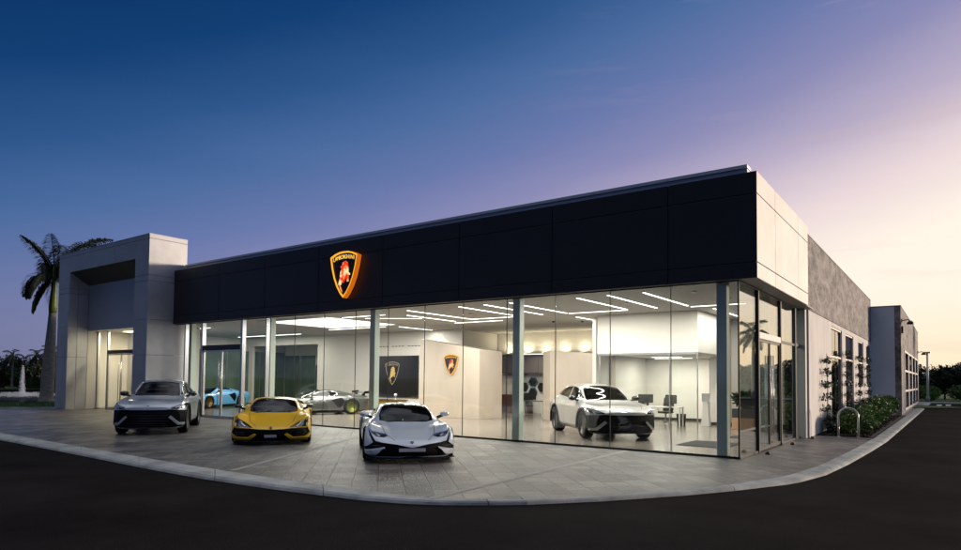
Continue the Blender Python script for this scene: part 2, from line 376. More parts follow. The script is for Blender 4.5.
WL.new(wp.outputs[0], wgl.inputs['Normal']); wmx = WN.new('ShaderNodeMixShader'); wmx.inputs[0].default_value = .10; WL.new(wd_.outputs[0], wmx.inputs[1]); WL.new(wgl.outputs[0], wmx.inputs[2]); WL.new(wmx.outputs[0], WN['Material Output'].inputs[0])
flat('lake', [gp(-90, 6.0), gp(60, 6.0), gp(60, 70), gp(-90, 70)], -.6, water)
# ================================================================== showroom building
Z1, ZF, ZT = 4.07, 4.42, 6.47
XL, XR, YF, YG = -28.12, -3.43, 15.08, 15.27
XG = -3.88
shop = empty('showroom_building', (-16, 15.3, 0), label='low showroom building with a dark panelled fascia over a long wall of lit glass', cat='building')
def P(mb, name, mat=None, parent=None, **k): return PP(mb, name, mat, parent or shop, **k)
def PB(name, x0, x1, y0, y1, z0, z1, mat, parent=shop, **k): return P(MB().box(x0, x1, y0, y1, z0, z1), name, mat, parent, **k)
g = .011
# front fascia panels with open joints over a black backing
mb = MB(); xs = [XL, -24.56, -21.42, -18.25, -15.05, -11.86, -8.66, -5.45, XR]; zs = [Z1, ZF, 5.97, ZT]
for i in range(len(xs) - 1):
    for j in range(3):
        mb.box(xs[i] + (g if i else 0), xs[i + 1] - (g if i < len(xs) - 2 else 0), YF, YF + .04, zs[j] + (g if j else 0), zs[j + 1] - (g if j < 2 else 0))
P(mb, 'fascia', dark, bevel=.004)
PB('fascia_backing', XL, XR - .03, YF + .03, YF + .19, Z1 + .03, ZT - .02, blackm)
mb = MB(); ys = [YF + .002, 16.95, 19.9, 21.42]
for i in range(3):
    for j in range(3):
        mb.box(XR - .045, XR + .002, ys[i] + (g if i else 0), ys[i + 1] - (g if i < 2 else 0), zs[j] + (g if j else 0), zs[j + 1] - (g if j < 2 else 0))
P(mb, 'side_fascia', cream, bevel=.004)
PB('side_fascia_backing', XR - .30, XR - .05, YF + .20, 21.40, Z1 + .03, ZT - .02, blackm)
sfm = pbr('soffit_panel', (.30, .30, .29), .45)
PB('soffit', XL, XR - .05, YF + .045, YG - .01, Z1, Z1 + .025, sfm); PB('soffit', XG - .01, XR - .05, YG - .008, 22.66, Z1, Z1 + .025, sfm)
PB('soffit_closure', XL, XG, YG - .009, YG + .05, Z1 + .001, 4.204, blackm); PB('soffit_closure', XG - .05, XG, YG + .052, 22.66, Z1 + .001, 4.204, blackm)
PB('roof', -37.3, XR - .31, YF + .20, 29.4, 5.9, 6.25, blackm)
mb = MB(); mb.box(-28.0, -3.74, 15.55, 15.80, 6.25, 6.70); mb.box(-28.0, -3.73, 15.50, 15.86, 6.71, 6.79)
P(mb, 'roof_edge_flashing', pbr('flashing_metal', (.62, .68, .72), .45, .3))
# interior shell
PB('ceiling', -37.2, -3.95, 15.34, 29.1, 4.205, 4.4, ceilm)
flr = MB().box(-37.2, XG - .02, YG + .02, 29.1, -.1, .012).build('showroom_floor', floorm, kind='structure')
# ---- front glazing
fx = [-27.3, -25.96, -23.05, -21.44, -19.76, -18.1, -16.48, -14.92, -13.34, -11.81, -10.23, -8.64, -7.04, -5.45, XG]
def pane(name, x0, x1, y0, y1, z0, z1, parent=shop, mat=clear, **k): return PB(name, x0, x1, y0, y1, z0, z1, mat, parent, **k)
wn = 0
for i in range(len(fx) - 1):
    a, b = fx[i], fx[i + 1]
    if i == 1: continue
    pane('glass_pane', a + .008, b - .008, YG - .008, YG + .008, .05, Z1 - .03)
for x in fx[4:-1]: PB('glass_joint', x - .007, x + .007, YG - .012, YG + .012, .05, Z1 - .03, blackm)
PB('sill_channel', -21.44, XG + .03, YG - .03, YG + .03, 0, .05, blackm)
PB('head_channel', XL, XG + .03, YG - .035, YG + .035, Z1 - .035, Z1 - .002, blackm)
for x, w2, m in ((-25.96, .07, alu), (-23.05, .07, alu), (-27.3, .05, alu), (-21.44, .03, alu)):
    PB('mullion', x - w2, x + w2, YG - .07, YG + .09, 0, Z1 - .04, m)
for a, b in ((-27.25, -26.03), (-22.98, -21.47)): PB('sill_channel', a, b, YG - .025, YG + .025, 0, .05, alu)
# ---- front double door
dd = empty('double_door', (-24.5, YG, 0)); adopt(dd, shop)
tag(dd, 'tall double glass door under a black header at the left of the showroom front')
pass
PP(MB().box(-25.89, -23.12, YG - .06, YG + .06, 2.84, 3.06), 'door_header', blackm, dd)
PP(MB().box(-25.88, -23.13, YG - .008, YG + .008, 3.07, Z1 - .04), 'transom_pane', clear, dd)
def leafdoor(x0, x1, y, parent, z=2.83, ax='x', fr=steelw):
    mb = MB()
    w_ = .045
    if ax == 'x':
        mb.box(x0, x0 + w_, y - .025, y + .025, .02, z).box(x1 - w_, x1, y - .025, y + .025, .02, z).box(x0 + w_, x1 - w_, y - .025, y + .025, z - .06, z).box(x0 + w_, x1 - w_, y - .025, y + .025, .02, .11)
        gp_ = MB().box(x0 + w_, x1 - w_, y - .006, y + .006, .11, z - .06)
    else:
        mb.box(y - .025, y + .025, x0, x0 + w_, .02, z).box(y - .025, y + .025, x1 - w_, x1, .02, z).box(y - .025, y + .025, x0 + w_, x1 - w_, z - .06, z).box(y - .025, y + .025, x0 + w_, x1 - w_, .02, .11)
        gp_ = MB().box(y - .006, y + .006, x0 + w_, x1 - w_, .11, z - .06)
    PP(mb, 'door_frame', fr, parent); PP(gp_, 'door_pane', clear if ax == 'x' else lowe, parent)
def pull(x, y, parent, side=-1, ax='x', z0=.35, z1=2.45):
    """tall bar handle with two stand-offs"""
    q = side * .075; mb = MB()
    if ax == 'x': mb.tube([(x, y + q, z0), (x, y + q, z1)], .017); [mb.tube([(x, y, z), (x, y + q, z)], .011) for z in (z0 + .2, (z0 + z1) / 2 + .35, z1 - .2)]
    else: mb.tube([(y + q, x, z0), (y + q, x, z1)], .017); [mb.tube([(y, x, z), (y + q, x, z)], .011) for z in (z0 + .25, z0 + .95, z1 - .3)]
    PP(mb, 'pull_handle', steelw, parent)
leafdoor(-25.88, -24.52, YG, dd); leafdoor(-24.49, -23.13, YG, dd); pull(-24.62, YG, dd); pull(-24.39, YG, dd)
# ---- right side glazing under the canopy
ys2 = [YG, 17.0, 19.57, 21.72, 22.38]
for a, b in ((YG + .02, 16.95), (19.66, 21.63), (21.8, 22.38)): pane('glass_pane', XG - .008, XG + .008, a, b, .05, Z1 - .03, mat=lowe)
for y, w2 in ((17.0, .05), (19.6, .06), (21.71, .07)): PB('mullion', XG - .06, XG + .05, y - w2, y + w2, 0, Z1 - .04, blackm)
PB('corner_joint', XG - .015, XG + .018, YG - .018, YG + .018, .05, Z1 - .03, blackm)
PB('side_sill', XG - .03, XG + .03, YG + .03, 16.94, 0, .05, blackm); PB('side_sill', XG - .03, XG + .03, 19.66, 22.38, 0, .05, blackm)
PB('side_head', XG - .035, XG + .034, YG + .04, 22.38, Z1 - .035, Z1 - .002, blackm)
PB('side_transom', XG - .03, XG + .03, 19.67, 21.63, 2.86, 2.93, blackm); PB('side_transom', XG - .03, XG + .03, 21.79, 22.38, 2.86, 2.95, blackm)
PB('end_jamb', XG - .1, XG + .2, 22.38, 22.67, 0, Z1, pbr('jamb_panel', (.45, .45, .43), .5))
ed = empty('entrance_door', (XG, 18.3, 0)); adopt(ed, shop); pass
tag(ed, 'double glass entrance door on the short side under the pale canopy')
PP(MB().box(XG - .05, XG + .05, 17.06, 19.53, 2.84, 3.0), 'door_header', cream, ed)
PP(MB().box(XG - .008, XG + .008, 17.06, 19.53, 3.01, Z1 - .04), 'transom_pane', lowe, ed)
leafdoor(17.06, 18.29, XG, ed, ax='y', fr=blackm); leafdoor(18.31, 19.53, XG, ed, ax='y', fr=blackm); pull(18.17, XG, ed, 1, 'y'); pull(18.43, XG, ed, 1, 'y')
# ---- steel columns just inside the glass
for x in (-4.33, -10.08, -15.93, -21.7, -27.45):
    PB('column', x - .12, x + .12, 15.52, 15.76, .012, 4.2, teal, bevel=.01)
PB('column', -4.45, -4.2, 19.75, 20.0, .012, 4.2, teal, bevel=.01)
# ---- inner walls
YB = 25.0
mb = MB(); mb.box(-30.2, -19.4, YB, YB + .15, 0, 4.2); mb.box(-37.2, -30.2, YB, YB + .15, 3.72, 4.2); mb.box(-37.2, -36.6, YB, YB + .15, 0, 3.72)
P(mb, 'rear_wall', wallw)
PB('baseboard', -30.2, -19.4, YB - .015, YB - .002, .012, .12, base_m)
mb = MB(); mb.box(-37.2, -3.7, 29.0, 29.15, 0, 4.2); mb.box(-37.35, -37.2, 15.8, 29.1, 0, 5.9); P(mb, 'outer_wall', wallw)
# glazed rear screens in the deeper room on the left
mb = MB(); mb.box(-37.1, -33.8, 27.9, 28.0, 3.2, 4.2); mb.box(-33.8, -29.9, 27.8, 27.95, 2.55, 4.2); mb.box(-31.0, -29.6, 27.8, 27.95, 0, 2.55); P(mb, 'screen_header', wallw)
for a, b, z in ((-37.1, -35.5, 3.2), (-35.45, -33.85, 3.2), (-33.8, -31.05, 2.55)):
    PB('green_screen', a, b, 27.92, 27.96, .012, z, greenglass)
for x in (-35.47, -33.82): PB('screen_post', x - .04, x + .04, 27.85, 28.0, .012, 3.2, alu)
PB('left_glazed_wall', -37.1, -37.05, 16.0, 27.8, .012, 3.4, greenglass)
for y in (18.5, 20.9, 23.4, 25.8): PB('screen_post', -37.04, -36.96, y - .04, y + .04, .012, 3.4, alu)
# bulkhead over the glass office
mb = MB(); mb.box(-10.77, -6.99, 22.22, 29.0, 2.74, 4.2); P(mb, 'bulkhead', wallw, bevel=.01)
mb = MB(); mb.box(-11.2, -8.35, 28.1, 28.25, .012, 2.73); mb.box(-7.75, -7.02, 26.15, 28.9, .012, 2.73); mb.box(-8.35, -7.76, 28.6, 28.75, .012, 2.73); mb.box(-11.35, -11.2, 23.0, 29, .012, 4.2); P(mb, 'office_wall', wallw)
for a_ in ((-11.2, -8.35, 28.08, 28.098), (-7.75, -7.02, 26.13, 26.148), (-7.018, -3.9, 26.38, 26.398)): PB('baseboard', *a_, .012, .13, base_m)
mb = MB(); mb.box(-7.0, -3.75, 26.4, 26.55, 0, 4.2); P(mb, 'entry_rear_wall', wallw)
# office glass front with slim posts
mb = MB(); mb.box(-10.75, -7.0, 22.24, 22.30, 2.68, 2.738)
for x in (-10.7, -8.0, -7.02): mb.box(x - .015, x + .015, 22.25, 22.29, .012, 2.68)
P(mb, 'office_screen_frame', alu)
PB('office_glass', -10.68, -8.02, 22.262, 22.274, .012, 2.68, clear); PB('office_glass', -7.98, -7.04, 22.262, 22.274, .012, 2.68, clear)
# diffuse opening wall between lounge and showroom at the back
PB('lounge_back_wall', -20, -11.36, 28.75, 28.95, .012, 4.2, wallw)
PB('lounge_side_wall', -20.0, -19.85, 25.16, 28.7, .012, 4.2, wallw)
# ---- free-standing beige partitions with slanted tops (things)
def part_wall(pts, label):
    """pts: plan corners [(x,y,z_top)], with thickness away from the viewer"""
    mb = MB(); n = len(pts)
    vs = [(x, y, .012) for x, y, z in pts] + [(x, y, z) for x, y, z in pts]
    mb.add(vs, [tuple(range(n))[::-1], tuple(range(n, 2 * n))] + [(i, (i + 1) % n, n + (i + 1) % n, n + i) for i in range(n)])
    o = mb.build('partition_wall', beige, fixn=True, label=label, cat='wall', bevel=.008); return o
part_wall([(-19.75, 22.3, 3.58), (-16.5, 22.5, 3.02), (-16.12, 23.7, 2.98), (-16.3, 23.9, 2.98), (-19.75, 22.7, 3.58)], 'beige slanted partition wall carrying the small glowing shield')
part_wall([(-14.45, 24.45, 2.98), (-13.75, 23.85, 3.0), (-12.0, 24.1, 2.86), (-11.1, 24.2, 2.82), (-11.1, 24.6, 2.82), (-14.3, 24.8, 2.98)], 'beige partition wall standing behind the silver suv in the showroom')
# ================================================================== entrance portal (tower)
TX0, TX1, TY0, TY1, TZ = -37.42, -28.12, 13.93, 15.66, 7.94
OX0, OX1, OZ = -36.13, -29.34, 6.96
port = empty('entrance_portal', (-32.8, 14, 0), label='tall silver panelled portal framing the left entrance of the showroom', cat='portal')
pass
zj = [0, 2.65, 4.20, 5.90, 6.15, 7.76, TZ]
mb = MB(); h = .007
for j in range(len(zj) - 1):
    a = zj[j] + (h if j else 0); b = zj[j + 1] - (h if j < len(zj) - 2 else 0)
    if b <= OZ - .3 or j == 4:
        b2 = min(b, OZ) if j == 4 else b
        mb.box(TX0, OX0, TY0, TY0 + .05, a, b if j < 4 else b)
        mb.box(OX1, TX1 - .052, TY0, TY0 + .05, a, b if j < 4 else b)
        if j == 4:
            for xa, xb in ((OX0 + h, -33.7 - h), (-33.7 + h, -31.3 - h), (-31.3 + h, OX1 - h)): mb.box(xa, xb, TY0, TY0 + .05, OZ, b)
    else: mb.box(TX0, TX1 - .052, TY0, TY0 + .05, a, b)
    # outer right side
    mb.box(TX1 - .05, TX1, TY0, TY1, a, b)
    mb.box(TX0, TX0 + .05, TY0 + .052, TY1, a, b)
    # left reveal in two panels
    if j < 5:
        zt = min(b, 6.37)
        if zt > a:
            mb.box(OX0 - .05, OX0, TY0 + .052, TY0 + .42, a, zt); mb.box(OX0 - .05, OX0, TY0 + .435, 14.86, a, zt)
            mb.box(OX1, OX1 + .05, TY0 + .052, 14.86, a, zt)
PP(mb, 'cladding', silver, port, bevel=.003)
core = MB(); core.box(TX0 + .06, OX0 - .06, TY0 + .055, 15.2, 0, TZ - .1); core.box(OX1 + .06, TX1 - .06, TY0 + .055, 15.2, 0, TZ - .1)
core.box(OX0 - .05, OX1 + .05, 14.90, 15.6, 6.4, TZ - .1); core.box(TX0 + .06, TX1 - .06, TY0 + .055, 14.9, 7.0, TZ - .1)
PP(core, 'backing', blackm, port)
mb = MB(); mb.box(TX0, TX1, TY0 - .01, TY1, TZ + .001, TZ + .03); PP(mb, 'coping', silver, port)
# sloped soffit + reveal triangles
mb = MB(); mb.prism([(OX0 - .04, TY0 + .03, OZ), (OX0 - .04, 14.87, 6.38), (OX0 - .04, 14.89, 6.44), (OX0 - .04, TY0 + .05, OZ + .03)], (OX1 - OX0 + .08, 0, 0))
PP(mb, 'soffit', pbr('soffit_bronze', (.05, .047, .043), .5), port, fixn=True)
for x in (OX0 - .05, OX1): PP(MB().prism([(x, TY0 + .052, 6.37), (x, 14.86, 6.37), (x, TY0 + .052, OZ - .02)], (.05, 0, 0)), 'reveal', silver, port, fixn=True)
PP(MB().box(OX0, OX1, 14.87, 14.93, 4.02, 6.40), 'infill_panel', pbr('infill_silver', (.44, .46, .48), .4, .2, noise=(.6, .05)), port)
PP(MB().box(OX0, OX1, 14.93, 15.6, 4.02, 4.1), 'recess_ceiling', silver, port)
# recessed doors of the portal
pd = empty('double_door', (-33.5, 15.4, 0)); adopt(pd, port); pass
tag(pd, 'double glass door with steel pull bars deep in the silver portal')
mb = MB(); mb.box(-36.3, -36.13, 14.88, 16.9, 0, 4.02); mb.box(-29.34, -29.2, 14.88, 16.9, 0, 4.02); mb.box(-36.3, -29.2, 16.9, 17.0, 0, 4.1); PP(mb, 'vestibule_wall', wallw, port)
PP(MB().box(-36.13, -29.34, 15.6, 16.9, 4.03, 4.09), 'vestibule_ceiling', wallw, port)
for x in (-36.10, -35.0, -32.05, -29.38): PP(MB().box(x - .05, x + .05, 15.36, 15.46, 0, 4.02), 'mullion', alu, port)
PP(MB().box(-34.95, -32.1, 15.34, 15.46, 2.84, 3.02), 'door_header', blackm, pd)
leafdoor(-34.94, -33.55, 15.4, pd); leafdoor(-33.52, -32.11, 15.4, pd); pull(-33.66, 15.4, pd); pull(-33.41, 15.4, pd)
PP(MB().box(-34.95, -32.1, 15.392, 15.408, 3.03, 4.02), 'transom_pane', clear, pd)
PP(MB().box(-36.04, -35.06, 15.392, 15.408, 0.02, 4.0), 'glass_pane', clear, port); PP(MB().box(-31.99, -29.44, 15.392, 15.408, 0.02, 4.0), 'glass_pane', clear, port)
PP(MB().box(-34.8, -30.5, 16.0, 16.35, 4.0, 4.022), 'ceiling_light', emis('vestibule_light', (1, .88, .66), 5), port)
lamp_at(port, -32.65, 16.17, 3.98, 4.2, .3, 230, (1, .86, .62))
# lit gap between portal and glass
# ================================================================== rear wing
def mat_cement():
    m = bpy.data.materials.new('brushed_stucco'); nt, N, L = nodes_of(m); b = N['Principled BSDF']; b.inputs['Roughness'].default_value = .8
    g = N.new('ShaderNodeNewGeometry'); mp = N.new('ShaderNodeMapping'); mp.inputs['Scale'].default_value = (1, .42, .95); L.new(g.outputs['Position'], mp.inputs['Vector'])
    a = N.new('ShaderNodeTexNoise'); a.inputs['Scale'].default_value = 2.6; a.inputs['Detail'].default_value = 9; a.inputs['Roughness'].default_value = .78; a.inputs['Distortion'].default_value = .2
    L.new(mp.outputs[0], a.inputs['Vector'])
    r = N.new('ShaderNodeValToRGB'); e = r.color_ramp.elements
    e[0].position = .40; e[0].color = (.085, .078, .074, 1); e[1].position = .60; e[1].color = (.36, .335, .32, 1)
    L.new(a.outputs['Fac'], r.inputs[0]); L.new(r.outputs[0], b.inputs['Base Color'])
    bp = N.new('ShaderNodeBump'); bp.inputs['Strength'].default_value = .3; bp.inputs['Distance'].default_value = .02; L.new(a.outputs['Fac'], bp.inputs['Height']); L.new(bp.outputs[0], b.inputs['Normal'])
    return m
stucco = mat_cement()
paintw = pbr('painted_wall', (.72, .77, .86), .7, noise=(1.0, .06))
XW = -3.61
wing = empty('workshop_wing', (-8, 30, 0), label='long grey stucco wing with tall windows behind the canopy', cat='building'); pass
wins = [(27.45, 30.5, .12, 3.9), (31.6, 34.4, .12, 3.88), (36.3, 38.75, 1.62, 3.84), (41.0, 43.5, 1.62, 3.82)] if False else [(27.45, 30.5, .12, 3.9), (31.6, 34.4, .12, 3.88), (36.3, 38.6, 1.62, 3.84), (40.0, 42.1, 1.62, 3.82)]
mb = MB(); mb.box(XW - .3, XW, 21.44, 42.55, 4.08, 6.45)          # upper band
PP(mb, 'upper_wall', stucco, wing)
mb = MB(); yy = 22.68
for (a, b, c, d) in wins:
    mb.box(XW - .3, XW - .015, yy, a, 0, 4.065); mb.box(XW - .3, XW - .015, a, b, d, 4.065); mb.box(XW - .3, XW - .015, a, b, 0, c); yy = b
mb.box(XW - .3, XW - .015, yy, 42.55, 0, 4.065); PP(mb, 'lower_wall', pbr('lower_stucco', (.62, .60, .58), .75, noise=(1.6, .16), stretch=(1, 1, .3)), wing)
PP(MB().box(-30, XW - .31, 29.2, 42.5, 6.0, 6.2), 'roof', blackm, wing)
PP(MB().box(XW - .34, XW + .02, 21.44, 42.55, 6.452, 6.49), 'coping', pbr('coping_metal', (.2, .2, .2), .4, .5), wing)
winglass = pbr('reflective_glazing', (.02, .022, .025), .02, 0, spec=.5)
winglass = glass('wing_glazing', (.10, .11, .11), 2.7)
for (a, b, c, d) in wins:
    f = MB(); t_ = .07; fx0, fx1 = XW - .12, XW - .05
    f.box(fx0, fx1, a, a + t_, c, d).box(fx0, fx1, b - t_, b, c, d).box(fx0, fx1, a + t_, b - t_, d - t_, d).box(fx0, fx1, a + t_, b - t_, c, c + t_)
    f.box(fx0, fx1, a + t_, b - t_, 2.72, 2.79)
    wf = PP(f, 'window', pbr('window_frame', (.5, .46, .42), .4, .3), wing)
    PP(MB().box(XW - .1, XW - .09, a + t_, b - t_, c + t_, 2.72).box(XW - .1, XW - .09, a + t_, b - t_, 2.79, d - t_), 'pane', winglass, wf)
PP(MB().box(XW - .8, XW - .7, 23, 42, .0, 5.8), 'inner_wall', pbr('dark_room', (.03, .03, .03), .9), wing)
# far block
fb = empty('far_block', (-6, 50, 0), label='stepped forward end block beyond the grey wing with a tall white gridded window', cat='building'); pass
XB, YB2 = -2.18, 42.57
mb = MB(); wy0, wy1, wz0, wz1 = 45.3, 64.0, .15, 3.72
mb.box(XB - .3, XB, YB2, wy0, 0, 6.06); mb.box(XB - .3, XB, wy1, 66, 0, 6.06); mb.box(XB - .3, XB, wy0, wy1, wz1, 6.06); mb.box(XB - .3, XB, wy0, wy1, 0, wz0)
mb.box(-9, XB - .3, 65.7, 66, 0, 6.06); PP(mb, 'side_wall', stucco, fb)
PP(MB().box(-30, XB - .302, YB2, YB2 + .3, 0, 6.06), 'front_wall', paintw, fb)
PP(MB().box(-30, XB - .31, YB2 + .3, 65.6, 5.7, 5.85), 'roof', blackm, fb)
PP(MB().box(-30, XB + .02, YB2 - .02, YB2 + .25, 6.062, 6.1).box(XB - .3, XB + .02, YB2 + .25, 66, 6.062, 6.1), 'coping', MATS['coping_metal'], fb)
f = MB(); nb = 4; wst = (wy1 - wy0) / nb
for i in range(nb + 1): y = wy0 + wst * i; f.box(XB - .06, XB + .03, y - .35 if i else y, y + .35 if i < nb else y, wz0, wz1)
for z in (wz0 + .06, 1.3, 2.5, wz1 - .06): f.box(XB - .05, XB + .02, wy0, wy1, z - .06, z + .06)
wf = PP(f, 'window', pbr('white_frame', (.66, .63, .6), .5), fb); PP(MB().box(XB - .2, XB - .18, wy0, wy1, wz0, wz1), 'pane', winglass, wf)
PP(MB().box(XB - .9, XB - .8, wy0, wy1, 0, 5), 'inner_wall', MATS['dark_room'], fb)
# wall lamps on the far block
def wall_lamp(y, z, lab, k=1.0):
    mb = MB(); mb.box(XB + .002, XB + .05, y - .12, y + .12, z - .1, z + .1); mb.tube([(XB + .05, y, z), (XB + .32 * k, y, z + .05), (XB + .42 * k, y, z - .05)], .03); 
    o = mb.build('wall_lamp', blackm, label=lab, cat='wall lamp', group='lamps on the far block')
    h = MB().lathe([(.06, .08), (.16, -.02), (.18, -.12), (.0, -.12)], Matrix.Translation((XB + .42 * k, y, z - .1)), 12).build('lamp_head', blackm, o); return o
wall_lamp(YB2 + .6, 5.28, 'black gooseneck wall lamp at the near corner of the far end block')
wall_lamp(64.8, 4.35, 'black gooseneck wall lamp at the far corner of the far end block')
MB().box(XB + .0, XB + .1, YB2 + .3, YB2 + .42, 4.55, 4.95).build('wall_speaker', blackm, label='small dark wall box below the near lamp of the end block', cat='wall box')
# ================================================================== cars
def pchip(xs, ys, q):
    xs = np.asarray(xs, float); ys = np.asarray(ys, float); h = np.diff(xs); d = np.diff(ys) / h; m = np.zeros(len(xs))
    m[0] = d[0]; m[-1] = d[-1]
    for i in range(1, len(xs) - 1):
        if d[i - 1] * d[i] <= 0: m[i] = 0
        else: w1 = 2 * h[i] + h[i - 1]; w2 = h[i] + 2 * h[i - 1]; m[i] = (w1 + w2) / (w1 / d[i - 1] + w2 / d[i])
    i = np.clip(np.searchsorted(xs, q) - 1, 0, len(xs) - 2); t = (q - xs[i]) / h[i]
    return ((1 + 2 * t) * (1 - t) ** 2 * ys[i] + t * (1 - t) ** 2 * h[i] * m[i] + t * t * (3 - 2 * t) * ys[i + 1] + t * t * (t - 1) * h[i] * m[i + 1])
def catmull(P_, per, tens):
    """P_ (n,2) -> smooth polyline through the points, tens = sharpness"""
    out = []; n = len(P_)
    for i in range(n - 1):
        p0 = P_[max(i - 1, 0)]; p1 = P_[i]; p2 = P_[i + 1]; p3 = P_[min(i + 2, n - 1)]
        L = np.linalg.norm(p2 - p1)
        def tan(a, b, c):
            la = np.linalg.norm(b - a) + 1e-6; lb = np.linalg.norm(c - b) + 1e-6
            return ((b - a) / la * lb + (c - b) / lb * la) / (la + lb)
        m1 = tan(p0, p1, p2) * L * tens if i > 0 else (p2 - p1) * 1.0
        m2 = tan(p1, p2, p3) * L * tens if i < n - 2 else (p2 - p1) * 1.0
        if i == 0: m1 = np.array([p2[0] - p1[0], 0]) ;
        if i == n - 2: m2 = np.array([p2[0] - p1[0], 0])
        for k in range(per):
            t = k / per; out.append((2 * t ** 3 - 3 * t * t + 1) * p1 + (t ** 3 - 2 * t * t + t) * m1 + (-2 * t ** 3 + 3 * t * t) * p2 + (t ** 3 - t * t) * m2)
    out.append(P_[-1]); return np.array(out)
def shell(stations, nose_sweep, tail_sweep, nx=150, per=5, tens=.42, wscale=1.0):
    """lofted car skin -> bmesh (right and left halves welded)"""
    st = sorted(stations, key=lambda s: s[0]); xs = np.array([s[0] for s in st]); A = np.array([s[1] for s in st], float)
    q = np.linspace(xs[0], xs[-1], nx)
    # denser near both ends
    u = np.linspace(-1, 1, nx); q = (xs[0] + xs[-1]) / 2 + (xs[-1] - xs[0]) / 2 * (u * (1.25 - .25 * u * u))
    npn = A.shape[1]; C = np.zeros((nx, npn, 2))
    for j in range(npn):
        for c in range(2): C[:, j, c] = pchip(xs, A[:, j, c], q)
    rows = []
    x0, x1 = xs[0], xs[-1]
    def place(x, sec):
        wmax = sec[:, 0].max() + 1e-6; pts = []
        fn = np.clip((x - (x1 - 1.0)) / 1.0, 0, 1) ** 1.2; ft = np.clip(((x0 + .7) - x) / .7, 0, 1) ** 1.3
        for (y, z) in sec:
            k = (abs(y) / .95) ** 2.3
            pts.append((x - fn * nose_sweep * k + ft * tail_sweep * k, y * wscale, z))
        return pts
    for i in range(nx): rows.append(place(q[i], catmull(C[i], per, tens)))
    # rounded caps: pull the last sections in to a line
    def cap(row, sgn, depth):
        r = np.array(row); zmid = (r[0, 2] + r[-1, 2]) / 2; out = []
        for f, dx in ((.88, .35), (.6, .8), (.25, 1.0), (0.0, 1.05)):
            o_ = r.copy(); o_[:, 2] = zmid + (r[:, 2] - zmid) * f; o_[:, 1] = r[:, 1] * (1 - .04 * (1 - f)); o_[:, 0] = r[:, 0] + sgn * depth * dx; out.append([tuple(p) for p in o_])
        return out
    rows = cap(rows[0], -1, .05)[::-1] + rows + cap(rows[-1], 1, .045)
    n = len(rows[0]); bm = bmesh.new(); V = {}
    for side in (1, -1):
        for i, r_ in enumerate(rows):
            for j, p in enumerate(r_):
                if side == -1 and j in (0, n - 1): V[side, i, j] = V[1, i, j]; continue
                V[side, i, j] = bm.verts.new((p[0], p[1] * side if j not in (0, n - 1) else 0, p[2]))
        for i in range(len(rows) - 1):
            for j in range(n - 1):
                vv = [V[side, i, j], V[side, i, j + 1], V[side, i + 1, j + 1], V[side, i + 1, j]]
                if side == 1: vv = vv[::-1]
                if len(set(vv)) == 4:
                    try: bm.faces.new(vv)
                    except ValueError: pass
    bmesh.ops.remove_doubles(bm, verts=bm.verts, dist=.0004)
    bmesh.ops.recalc_face_normals(bm, faces=bm.faces)
    bm.normal_update(); return bm
AX = {'yz': (1, 2), 'xy': (0, 1), 'xz': (0, 2)}
def inpoly(p, poly):
    x, y = p; c = False; n = len(poly); j = n - 1
    for i in range(n):
        xi, yi = poly[i]; xj, yj = poly[j]
        if (yi > y) != (yj > y) and x < (xj - xi) * (y - yi) / (yj - yi) + xi: c = not c
        j = i
    return c
def cut(bm, poly, ax, flt):
    a, b = AX[ax]; n = len(poly); mnx = min(p[0] for p in poly) - .02; mxx = max(p[0] for p in poly) + .02; mny = min(p[1] for p in poly) - .02; mxy = max(p[1] for p in poly) + .02
    for i in range(n):
        p, q = poly[i], poly[(i + 1) % n]; d = (q[0] - p[0], q[1] - p[1]); L = math.hypot(*d)
        if L < 1e-5: continue
        nn = [0, 0, 0]; nn[a] = -d[1] / L; nn[b] = d[0] / L; co_ = [0, 0, 0]; co_[a] = p[0]; co_[b] = p[1]
        lo = (min(p[0], q[0]) - .05, min(p[1], q[1]) - .05); hi = (max(p[0], q[0]) + .05, max(p[1], q[1]) + .05)
        fs = []
        for f in bm.faces:
            c = f.calc_center_median()
            if not (lo[0] <= c[a] <= hi[0] and lo[1] <= c[b] <= hi[1]): continue
            if not flt(c, f.normal): continue
            s_ = [(v.co[a] - p[0]) * nn[a] + (v.co[b] - p[1]) * nn[b] for v in f.verts]
            if min(s_) < -1e-4 and max(s_) > 1e-4: fs.append(f)
        if not fs: continue
        ge = set(fs)
        for f in fs: ge.update(f.edges); ge.update(f.verts)
        bmesh.ops.bisect_plane(bm, geom=list(ge), dist=1e-5, plane_co=co_, plane_no=nn)
    bm.normal_update()
def mir(poly): return [(-x, y) for x, y in poly][::-1]
def miry(poly): return [(x, -y) for x, y in poly][::-1]
